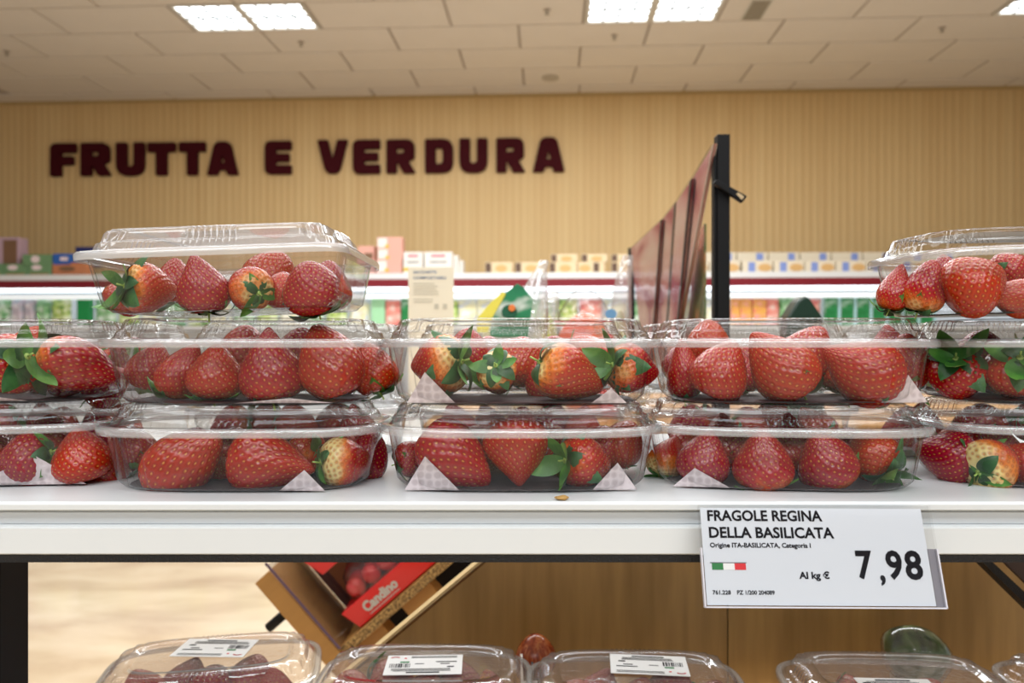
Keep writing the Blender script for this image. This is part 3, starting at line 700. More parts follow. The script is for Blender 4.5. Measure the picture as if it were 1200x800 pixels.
for i, (s4, lb) in enumerate(zip(strips, lbls)):
    P = [px_plane(*p, shift=.006*(i % 2)) for p in s4]
    # lengthen downward so that the sheets reach the rack they stand in
    P[2] = P[2] + (P[2]-P[1])*.45; P[3] = P[3] + (P[3]-P[0])*.45
    c = P[3].copy(); nrm = Vector((-.998, .063, 0))*.0015
    off = [p-c for p in P]
    vs = [o+nrm for o in off]+[o-nrm for o in off]
    fs = [[0,1,2,3],[7,6,5,4],[0,4,5,1],[1,5,6,2],[2,6,7,3],[3,7,4,0]]
    t = empty('poster', c, 0, lb, 'poster')
    raw('sheet', vs, fs, poster_m, t)
    e = BM(); a_, b_ = off[1], off[2]; w_ = (off[0]-off[1]).normalized()*(.022 if i < 3 else .014)
    e.v = [a_+nrm*1.8, b_+nrm*1.8, b_+w_+nrm*1.8, a_+w_+nrm*1.8, a_-nrm*1.8, b_-nrm*1.8, b_+w_-nrm*1.8, a_+w_-nrm*1.8]
    e.f = [[3,2,1,0],[4,5,6,7],[0,1,5,4],[2,3,7,6],[0,4,7,3],[1,2,6,5]]
    e.obj('edge_strip', poster_back if i < 3 else mat('clear_poster_edge', hexc('b9a598'), .3), t)
    raw('sleeve', [o+nrm*3.2 for o in off], [[0,1,2,3]], poster_film, t)
P = [px_plane(x, y, .02) for x, y in ((812, 285), (826.5, 262), (826.5, 400), (796, 400))]
c = P[3].copy(); b = BM(); off = [p-c for p in P]; nrm = Vector((-.998, .063, 0))*.0015
raw_o = raw('poster', [o+nrm for o in off]+[o-nrm for o in off], [[0,1,2,3],[7,6,5,4],[0,4,5,1],[1,5,6,2],[2,6,7,3],[3,7,4,0]], poster_b, None, loc=c)
tag(raw_o, 'dark green and orange poster sheet just left of the black post', 'poster')

# ------------------------------------------------------------------ opposite display: table, notice, bagged produce
OD, OZ = 1.45, CAMZ-.13
od = empty('produce_table', (.28, 1.20, 0), 0, 'wooden produce table hidden behind the punnets that carries the bagged produce', 'table')
boxo('top', -.42, .75, 0, .75, OZ-.03, OZ, wood_lt, od, .002)
for x in (.0, .71):
    for y in (.04, .70): boxo('leg', x-.02, x+.02, y-.02, y+.02, 0, OZ-.031, black_plain, od)
# notice
n0 = at(505, 400, 1.40)
no = empty('paper_notice', (n0.x, 1.40, OZ), 0, 'cream paper notice with blue heading standing behind the punnets', 'notice')
hh = (400-313)/F*1.4 + (CAMZ-OZ); wN = 53/F*1.4
b = BM(); b.box(-wN/2, wN/2, 0, .002, 0, hh); nb = b.obj('sheet', paper, no)
k_ = 1.4/F
zN = lambda py: (400-py)*k_+(CAMZ-OZ)
link('lettering', text_mesh('SACCHETTI', 27*k_, 3.4*k_, .02, 'lettering'), blueink, nb, loc=(-20.5*k_, -.0006, zN(320.5)))
link('lettering', text_mesh('COMPOSTABILI', 38*k_, 3.4*k_, .02, 'lettering'), blueink, nb, loc=(-20.5*k_, -.0006, zN(327)))
ln = BM(); rr = random.Random(3)
for j in range(7):
    y = 332+j*3.1 + (3 if j > 4 else 0); x = -20.5
    ln.box(x*k_, (x+rr.uniform(22, 34))*k_, -.0006, -.0003, zN(y+.6), zN(y-.4))
ln.box(4*k_, 9*k_, -.0006, -.0003, zN(362), zN(356)); ln.box(14*k_, 19*k_, -.0006, -.0003, zN(362), zN(356))
ln.obj('text_lines', mat('pale_text', hexc('c9c2ae'), .7), nb)
boxo('foot', -.04, .04, -.02, .03, 0, .004, black_plain, no)

def bag(name, pix_w, px, py_top, d, prof, m, label, cat, film_m=bagfilm, inner=None, tw=0):
    """profile list of (height fraction, half width px, centre shift px)"""
    p = at(px, 400, d); k = d/F; H = (400-py_top)*k+(CAMZ-OZ)
    t = empty(name, (p.x, d, OZ), 0, label, cat)
    n = 26; vs, fs = [], []
    rr = random.Random(px)
    ph = [rr.uniform(0, 6) for _ in range(6)]
    for j, (hf, hw, sx) in enumerate(prof):
        for i in range(n):
            a = 2*math.pi*i/n
            rr_ = 1+.05*math.sin(5*a+ph[j % 6])+.04*math.sin(9*a+ph[(j+2) % 6])
            vs.append((sx*k+hw*k*math.cos(a)*rr_, hw*k*.6*math.sin(a)*rr_, hf*H+.0015))
    for j in range(len(prof)-1):
        for i in range(n): fs.append([j*n+i, j*n+(i+1) % n, (j+1)*n+(i+1) % n, (j+1)*n+i])
    fs.append(list(reversed(range(n)))); fs.append([(len(prof)-1)*n+i for i in range(n)])
    raw('film', vs, fs, film_m, t, True)
    return t, k, H
def blob(name, parent, cx, cy, cz, rx, ry, rz, m, rot=None):
    bm = bmesh.new(); bmesh.ops.create_uvsphere(bm, u_segments=24, v_segments=14, radius=1)
    for v in bm.verts:
        v.co.x *= rx*(1+.06*math.sin(4*v.co.z+3*v.co.y)); v.co.y *= ry; v.co.z *= rz*(1+.05*math.sin(5*v.co.x))
    me = D.meshes.new(name); bm.to_mesh(me); bm.free(); me.polygons.foreach_set('use_smooth', [True]*len(me.polygons))
    return link(name, me, m, parent, loc=(cx, cy, cz), rot=rot)
t, k, H = bag('salad_sack', 0, 600, 306, 1.36, [(0, 36, 0), (.15, 42, 0), (.35, 43, 2), (.5, 36, 6), (.66, 26, 16), (.8, 15, 26), (.92, 8, 33), (1, 5, 38)], None, 'clear bag with yellow and green print and a twisted top, behind the middle punnet', 'produce bag')
gm = ramp_mat('green_bag_print', [(.3, '0f6a48'), (.55, '2a8a5c'), (.62, 'e8f0e8'), (.7, '2f9a6a')], scale=12, rough=.35)
zb = lambda py: (400-py)*k+(CAMZ-OZ)
def patch(pix, m, name='print', y=-.045):
    b = BM(); b.prism([((x-600)*k, zb(yy)) for x, yy in pix], y, y+.004); return b.obj(name, m, t, .0005, 1)
patch([(575, 372), (592, 345), (606, 334), (613, 338), (624, 352), (618, 395), (575, 395)], gm, y=-.036)
patch([(560, 374), (575, 356), (590, 343), (593, 346), (578, 372), (572, 390), (560, 390)], pm('yellow_bag_print', 'ede25a'), y=-.038)
patch([(597+9*math.cos(a*.52), 366+8*math.sin(a*.52)) for a in range(12)], pm('deep_green_print', '0d5c40'), y=-.042)
patch([(600+4*math.cos(a*.52), 362+4*math.sin(a*.52)) for a in range(12)], pm('orange_print', 'e8823c'), y=-.047)
blob('salad', t, 0, 0, .10, 36*k, 20*k, .10, SAL[6])
t, k, H = bag('tomato_bag', 0, 688, 339, 1.36, [(0, 36, 0), (.3, 41, 0), (.6, 36, 0), (.8, 30, -2), (.92, 20, -3), (1, 8, -4)], None, 'clear net bag of orange-red produce behind the middle stack', 'produce bag', film_m=film('thin_bag_film', haze=.03, base=.05, grazing=.5, rough=.08, bump=.8, bscale=28))
om = ramp_mat('orange_produce', [(.35, 'd84a20'), (.5, 'f0642c'), (.65, 'e08a50')], scale=9, rough=.3, coat=.5)
blob('produce', t, -2*k, 0, .085, 37*k, 19*k, .095, om, rot=(0, -.05, 0)); blob('produce', t, 24*k, -.02, .065, 15*k, 12*k, .08, red_card)
b = BM(); n = 14; b.prism([(24*k+6.5*k*math.cos(2*math.pi*i/n), (400-369)*k+(CAMZ-OZ)+6*k*math.sin(2*math.pi*i/n)) for i in range(n)], -.047, -.043); b.obj('sticker', pm('sky_blue_sticker', '6fa3d0'), t)
t, k, H = bag('lime_bag', 0, 640, 342, 1.50, [(0, 16, 0), (.4, 19, 0), (.7, 15, 0), (.9, 12, 4), (1, 6, 8)], None, 'small clear bag of yellow-green produce between the two larger bags', 'produce bag')
blob('produce', t, 0, 0, .09, 15*k, 12*k, .095, mat('lime_produce', hexc('c9d84a'), .4))
t, k, H = bag('leek_bag', 0, 727, 300, 1.7, [(0, 12, 0), (.3, 13, 0), (.6, 12, 1), (.8, 10, 3), (1, 6, 9)], None, 'tall narrow crinkled clear bag left of the hanging posters', 'produce bag')
blob('produce', t, 0, 0, .10, 9*k, 9*k, .10, mat('pale_leek', hexc('cdd09a'), .5))
# dark green bag tip right of the post
b = BM(); p = at(938, 400, 1.3); kk = 1.3/F
b.prism([(-24*kk, 0), (24*kk, 0), (20*kk, .15+.022), (6*kk, .15+.052), (0, .15+.056), (-8*kk, .15+.048), (-20*kk, .15+.02)], -.02, .02)
tag(b.obj('dark_green_bag', mat('dark_green_film', hexc('0d3020'), .3), None, .004, loc=(p.x, 1.3, OZ-.03+.03)), 'dark green peaked bag tip peeking over the fourth stack', 'produce bag')
# ================================================================== PUNNETS
def outline(a, bb, n, N=240):
    """superellipse points with even spacing"""
    th = np.linspace(0, 2*np.pi, 4000, endpoint=False)
    x = a*np.sign(np.cos(th))*np.abs(np.cos(th))**(2/n); y = bb*np.sign(np.sin(th))*np.abs(np.sin(th))**(2/n)
    dl = np.hypot(np.diff(np.r_[x, x[0]]), np.diff(np.r_[y, y[0]])); s = np.r_[0, np.cumsum(dl)[:-1]]
    q = np.linspace(0, dl.sum(), N, endpoint=False)
    return np.interp(q, np.r_[s, dl.sum()], np.r_[x, x[0]]), np.interp(q, np.r_[s, dl.sum()], np.r_[y, y[0]])
def ring_mesh(name, a, bb, n, rings, flute, closed_in=True, N=640, rim=0, m=None):
    """rings: (inset, z, flute amount). flute(x, y) gives -1..1 for each outline point"""
    ox, oy = outline(a, bb, n, N)
    nx, ny = np.roll(oy, -1)-np.roll(oy, 1), -(np.roll(ox, -1)-np.roll(ox, 1)); l = np.hypot(nx, ny); nx, ny = nx/l, ny/l
    fl = flute(ox/a, oy/bb) if flute else np.zeros(N)
    vs = []
    for ins, z, fa in rings:
        kx = (a-ins)/a; ky = (bb-ins)/bb
        f = 0
        if ins < 0 or True:
            px_, py_ = ox*kx, oy*ky
        vs.append(np.stack([px_+nx*fl*fa, py_+ny*fl*fa, np.full(N, z)], 1))
    M = len(rings); V = np.concatenate(vs)
    fs = []
    for j in range(M-1):
        for i in range(N):
            k = (i+1) % N; fs.append((j*N+i, j*N+k, (j+1)*N+k, (j+1)*N+i))
    fs.append(tuple(range((M-1)*N, M*N)))
    me = D.meshes.new(name); me.from_pydata(V.tolist(), [], fs); me.update()
    me.polygons.foreach_set('use_smooth', [True]*(len(me.polygons)-1)+[False])
    for q in (m or []): me.materials.append(q)
    if rim: me.polygons.foreach_set('material_index', [1 if i//N < rim else 0 for i in range(len(me.polygons))])
    return me
def flute_corner(x, y):
    """vertical ripples near the four corners and a comb of ripples in the middle of the long sides"""
    c = np.clip((np.abs(x)-.74)/.06, 0, 1)*np.clip((np.abs(y)-.30)/.08, 0, 1)
    w = np.sin(x*62)*c
    m = np.clip((.24-np.abs(x))/.015, 0, 1)*(np.abs(y) > .5)
    e = np.clip((.30-np.abs(y))/.03, 0, 1)*(np.abs(x) > .5)
    return w*.8 + 1.0*m*np.sin(x*118) + e*np.sin(y*60)*.6
def flute_body(x, y):
    """broad creases where the tray wall changes facet"""
    ax, ay = np.abs(x), np.abs(y)
    c = np.exp(-((ax-.62)/.014)**2)+np.exp(-((ax-.80)/.014)**2)*.9+np.exp(-((ax-.93)/.010)**2)*.9 + np.exp(-((ax-.10)/.010)**2)*.6 + .25*np.exp(-((ax-.70)/.03)**2)*np.sin(x*190)
    return -c*(ay > .25)
def make_punnet_meshes(key, Wd, Dp, Hb, Hl, n):
    a, bb = Wd/2, Dp/2
    tr = [(-.000, Hb-.0035, 0), (-.0008, Hb-.002, 0), (-.0004, Hb-.0004, 0), (.0008, Hb, 0), (.0028, Hb, 0), (.0034, Hb-.0012, .0),
          (.0040, Hb-.004, .0006), (.0055, Hb*.66, .0017), (.0075, Hb*.35, .0017), (.0092, Hb*.14, .0010), (.0108, .0035, .0005), (.0135, .0010, 0), (.018, .0004, 0)]
    tm = ring_mesh('tray_'+key, a, bb, n, tr, flute_body, rim=5, m=[plastic, rim_film])
    h0 = Hb+.0004
    ld = [(-.0016, h0-.0045, 0), (-.0018, h0-.001, 0), (-.0010, h0+.0006, 0), (.0006, h0+.0010, 0), (.0030, h0+.0008, 0), (.0048, h0+.0012, 0),
          (.0060, h0+.0022, .0004), (.0072, h0+Hl*.36, .0008), (.0078, h0+Hl*.42, .0008), (.0092, h0+Hl*.44, .0008), (.0104, h0+Hl*.50, .0020), (.0118, h0+Hl*.80, .0022), (.0130, h0+Hl*.93, .0018), (.0165, h0+Hl-.0002, .0006), (.0195, h0+Hl, 0), (.026, h0+Hl, 0), (.0268, h0+Hl-.0012, 0), (.0285, h0+Hl-.0015, 0)]
    lm = ring_mesh('lid_'+key, a, bb, n, ld, flute_corner, rim=4, m=[lidplastic, rim_film])
    return tm, lm
PW, PDp, HB, HL = .180, .116, .0392, .0141
PM = make_punnet_meshes('oval', PW, PDp, HB, HL, 3.3)
PML = make_punnet_meshes('square', .156, .130, .0345, .0155, 11.0)
PMLOW = make_punnet_meshes('wide', .185, .118, .052, .014, 4.2)
def pad_mesh(a, bb, tris, Hb):
    b = BM()
    ox, oy = outline(a-.016, bb-.016, 3.3, 48); n0 = len(b.v)
    b.v += [Vector((x, y, .0007)) for x, y in zip(ox, oy)] + [Vector((x, y, .0014)) for x, y in zip(ox, oy)]
    b.f += [list(range(48))[::-1], list(range(48, 96))] + [[i, (i+1) % 48, 48+(i+1) % 48, 48+i] for i in range(48)]
    nf = len(b.f)
    for (x, w, h) in tris:
        # folded corner leaning against the front wall
        yb, yt = -bb+.0150, -bb+.0150-.0045*h/Hb
        s = max(0, abs(x)-.045)
        push = s*.32
        b.v += [Vector((x-w/2, yb+push*(1.0 if x < 0 else .4), .001)), Vector((x+w/2, yb+push*(1.0 if x > 0 else .4), .001)), Vector((x-w*.12 if x < 0 else x+w*.06, yt+push*.9, h))]
        n_ = len(b.v); b.v += [v+Vector((0, .0004, 0)) for v in b.v[n_-3:]]
        b.f += [[n_-3, n_-2, n_-1], [n_+2, n_+1, n_], [n_-3, n_, n_+1, n_-2], [n_-2, n_+1, n_+2, n_-1], [n_-1, n_+2, n_, n_-3]]
    me = D.meshes.new('pad'); me.from_pydata([tuple(v) for v in b.v], [], b.f); me.update(); me.materials.append(pad_m); me.materials.append(pad_dark)
    for p in me.polygons: p.material_index = 1 if p.index < nf else 0
    return me
def punnet(x, y, z, yaw, label, meshes=PM, tris=((-.05, .03, .02),), group=None, tilt=(0, 0), pad=True, a=PW/2, bb=PDp/2, lid_mat=None, name='strawberry_punnet'):
    t = empty(name, (x, y, z), 0, label, 'punnet', group, rot=(math.radians(tilt[0]), math.radians(tilt[1]), math.radians(yaw)))
    link('tray', meshes[0], None, t); l = link('lid', meshes[1], None, t)
    if lid_mat:
        l.data = l.data.copy(); l.data.materials[0] = lid_mat; l.data.materials[1] = rim_milky if lid_mat is milky else rim_film
    if pad: link('absorbent_pad', pad_mesh(a, bb, tris, HB), None, t)
    return t

# ------------------------------------------------------------------ strawberries
def berry_mesh(key, k, sx, bend, lump, dens):
    NU, NV = 190, 120
    ph = np.linspace(0, math.pi, NV+1)[1:-1]; th = np.linspace(0, 2*math.pi, NU, endpoint=False)
    PH, TH = np.meshgrid(ph, th, indexing='ij')
    d = np.stack([np.sin(PH)*np.cos(TH), np.sin(PH)*np.sin(TH), np.cos(PH)], -1).reshape(-1, 3)
    d = np.concatenate([d, [[0, 0, 1], [0, 0, -1]]])
    # seeds along a spiral, slightly shaken, none at the very top
    i = np.arange(dens); g = math.pi*(3-math.sqrt(5))
    zz = 1-2*(i+.5)/dens; zz = zz[zz < .93]; i = np.arange(len(zz))
    rr_ = np.sqrt(1-zz**2); sd = np.stack([rr_*np.cos(g*i), rr_*np.sin(g*i), zz], 1)
    sd += rng.normal(0, .010, sd.shape); sd /= np.linalg.norm(sd, axis=1)[:, None]
    dist = np.arccos(np.clip((d @ sd.T).max(1), -1, 1))
    sp = math.sqrt(4*math.pi/dens)
    dim = -.030*np.exp(-(dist/(sp*.34))**2)
    core = np.exp(-(dist/(sp*.13))**4)
    dim = dim + .012*core
    taper = (1+k*d[:, 2])*(1+.10*(1-d[:, 2]**2))/(1+.25*k)
    top = np.clip((d[:, 2]-.80)/.2, 0, 1)
    lumps = 1+lump*(np.sin(3*d[:, 0]+2*d[:, 2]+key)+np.sin(4*d[:, 1]-3*d[:, 2]+2*key))
    r = (1+dim*1.0)
    x = .5*d[:, 0]*taper*lumps*r*sx; y = .5*d[:, 1]*taper*lumps*r; z = .5*d[:, 2]*(1+dim) - .06*top**1.5
    x = x + bend*(z-.5)*(z-.5)
    V = np.stack([x, y, z], 1)
    F_ = []
    R_ = NV-1
    for j in range(R_-1):
        for q in range(NU):
            n = (q+1) % NU; F_.append((j*NU+q, (j+1)*NU+q, (j+1)*NU+n, j*NU+n))
    T, B = R_*NU, R_*NU+1
    for q in range(NU):
        n = (q+1) % NU; F_.append((T, q, n)); F_.append((B, (R_-1)*NU+n, (R_-1)*NU+q))
    me = D.meshes.new('strawberry_%d' % key); me.from_pydata(V.tolist(), [], F_); me.update()
    me.polygons.foreach_set('use_smooth', [True]*len(me.polygons))
    a1 = me.attributes.new('seed', 'FLOAT', 'POINT'); a1.data.foreach_set('value', np.clip(core*1.1, 0, 1).astype(np.float32))
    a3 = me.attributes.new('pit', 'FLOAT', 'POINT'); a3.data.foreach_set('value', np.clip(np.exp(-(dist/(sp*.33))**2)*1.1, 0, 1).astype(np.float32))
    a2 = me.attributes.new('ax', 'FLOAT', 'POINT'); a2.data.foreach_set('value', ((d[:, 2]+1)/2).astype(np.float32))
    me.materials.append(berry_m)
    return me
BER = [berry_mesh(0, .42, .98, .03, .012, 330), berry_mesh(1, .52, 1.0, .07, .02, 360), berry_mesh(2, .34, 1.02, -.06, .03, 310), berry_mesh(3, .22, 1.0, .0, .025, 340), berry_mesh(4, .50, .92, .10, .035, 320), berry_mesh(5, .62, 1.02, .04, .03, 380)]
def sepal_mesh(key, length, width, curl, lift):
    vs, fs = [], []; n, m = 8, 4
    for i in range(n+1):
        s = i/n; w = width*(math.sin(math.pi*min(1, s*.92+.08))**.7)*(1-.25*s)
        ang_ = lift + curl*s
        # walk along the curl
        if i == 0: px_, pz_ = .02, 0
        else: px_ += length/n*math.cos(ang_); pz_ += length/n*math.sin(ang_)
        for j in range(m+1):
            q = j/m*2-1
            vs.append((px_, q*w/2, pz_ + .02*abs(q)*(1 if key % 2 else -1) + .010*math.sin(6*s+key)*q))
    for i in range(n):
        for j in range(m): a = i*(m+1)+j; fs.append((a, a+1, a+m+2, a+m+1))
    me = D.meshes.new('sepal'); me.from_pydata(vs, [], fs); me.update(); me.polygons.foreach_set('use_smooth', [True]*len(me.polygons))
    me.materials.append(leaf_m if key % 2 else leaf_dark); return me
SEP = [sepal_mesh(0, .50, .26, -1.2, .15), sepal_mesh(1, .56, .28, -.6, .0), sepal_mesh(2, .48, .30, -1.5, .6), sepal_mesh(3, .56, .34, .6, .1), sepal_mesh(4, .62, .38, -.5, -.1)]
b = BM(); b.tube((0, 0, -.01), (0, 0, .03), .06, 10); b.tube((0, 0, .03), (.02, 0, .16), .018, 8); HUB = b.mesh('calyx_hub', smooth=True); HUB.materials.append(hub_m)
# whole calyx in one mesh for the berries that stand in the second row
def joined_calyx():
    vs, fs = [], []
    for k in range(8):
        me = SEP[k % 5]; o = len(vs); M = Matrix.Rotation(k*2*math.pi/8, 3, 'Z')
        vs += [M @ v.co for v in me.vertices]; fs += [[o+q for q in p.vertices] for p in me.polygons]
    me = D.meshes.new('calyx'); me.from_pydata([tuple(v) for v in vs], [], fs); me.update(); me.polygons.foreach_set('use_smooth', [True]*len(me.polygons)); me.materials.append(leaf_m); return me
CAL = joined_calyx()
def berry(px, py, d, Lp, Wp, tip, phi, pale, shape, label, group=None, calyx='full', size=1.0, wide=1.0):
    """px, py: centre in the photograph at distance d; Lp, Wp: length and width in pixels; tip: direction of the tip; phi: lean of the calyx towards the viewer"""
    p = at(px, py, d); L = Lp/F*d; Wd = Wp/F*d
    a = math.radians(tip); f = math.radians(phi)
    c = Vector((-math.cos(a)*math.cos(f), -math.sin(f), -math.sin(a)*math.cos(f)))
    q = c.to_track_quat('Z', 'Y') @ Quaternion((0, 0, 1), random.uniform(0, 6.28))
    o = D.objects.new('strawberry', BER[shape]); COL.objects.link(o)
    o.rotation_mode = 'QUATERNION'; o.rotation_quaternion = q; o.location = p
    r = .5*max(.001, Wd); o.scale = (Wd, Wd, L); o.color = (pale+.07 if pale > .18 else pale, 0, 0, 1)
    tag(o, label, 'strawberry', group)
    if calyx == 'none': return o
    if calyx == 'join':
        k = D.objects.new('calyx', CAL); COL.objects.link(k); k.parent = o; k.location = (0, 0, .44); return o
    h = D.objects.new('calyx', HUB); COL.objects.link(h); h.parent = o; h.location = (0, 0, .43)
    n = 9 if calyx == 'full' else 13
    for i in range(n):
        s = D.objects.new('sepal', SEP[(i*2+shape) % 3 if calyx == 'full' else (2+i % 3)]); COL.objects.link(s); s.parent = h
        s.location = (0, 0, .02*(i % 3)/2)
        s.rotation_euler = (random.uniform(-.15, .15), random.uniform(-.25, .25), 2*math.pi*i/n+random.uniform(-.2, .2))
        g = random.uniform(.8, 1.15)*(1.08 if calyx == 'full' else 1.2)*size; s.scale = (g, g*wide, g)
    return o

UPZ, LWZ = SHELF+.0541, SHELF+.0003
T3 = SHELF+.1082
CXY = {0: (-.358, .532, 5), 1: (-.1740, .516, 0), 2: (.0055, .516, 0), 3: (.1790, .519, -4), 4: (.371, .530, 4)}
NM = {0: 'first', 1: 'second', 2: 'third', 3: 'fourth', 4: 'fifth'}
tri_l = {0: [(.045, .07, .020)], 1: [(.045, .028, .014)], 2: [(-.055, .034, .022), (.058, .028, .018)], 3: [(-.055, .035, .013)], 4: [(-.020, .055, .018)]}
tri_u = {0: [(.02, .05, .004)], 1: [(.03, .06, .004)], 2: [(-.055, .030, .020), (.055, .022, .010)], 3: [(.062, .030, .018)], 4: [(-.02, .03, .006)]}
for i, (x, y, yw) in CXY.items():
    punnet(x, y, LWZ, yw + (-3 if i == 3 else 0), 'clear strawberry punnet at the bottom of the %s stack, on the white shelf' % NM[i], tris=tri_l[i])
    punnet(x+(.004 if i == 3 else .002 if i == 1 else 0), y, UPZ, yw+(2 if i == 1 else 3 if i == 3 else -1), 'clear strawberry punnet, second from the shelf in the %s stack' % NM[i], tris=tri_u[i])
pt = punnet(-.1735, .501, T3+.0004, 0, 'square clear punnet with a milky lid on top of the second stack', meshes=PML, pad=False, lid_mat=milky, tilt=(0, -2.0), )
pt.location.z += .0026
punnet(.340, .514, T3+.0022, 5, 'clear oval strawberry punnet on top of the rightmost stack', tris=[(-.02, .03, .004)], tilt=(0, -1.2))

st = ['first', 'second', 'third', 'fourth', 'fifth']
lb = {'%s%d' % (a, i): 'in %s punnet of %s stack' % (b, st[i]) for a, b in (('L', 'bottom'), ('U', 'upper')) for i in range(5)}
lb.update({'T1': 'in the milky-lidded top punnet', 'T4': 'in the topmost punnet at right'})
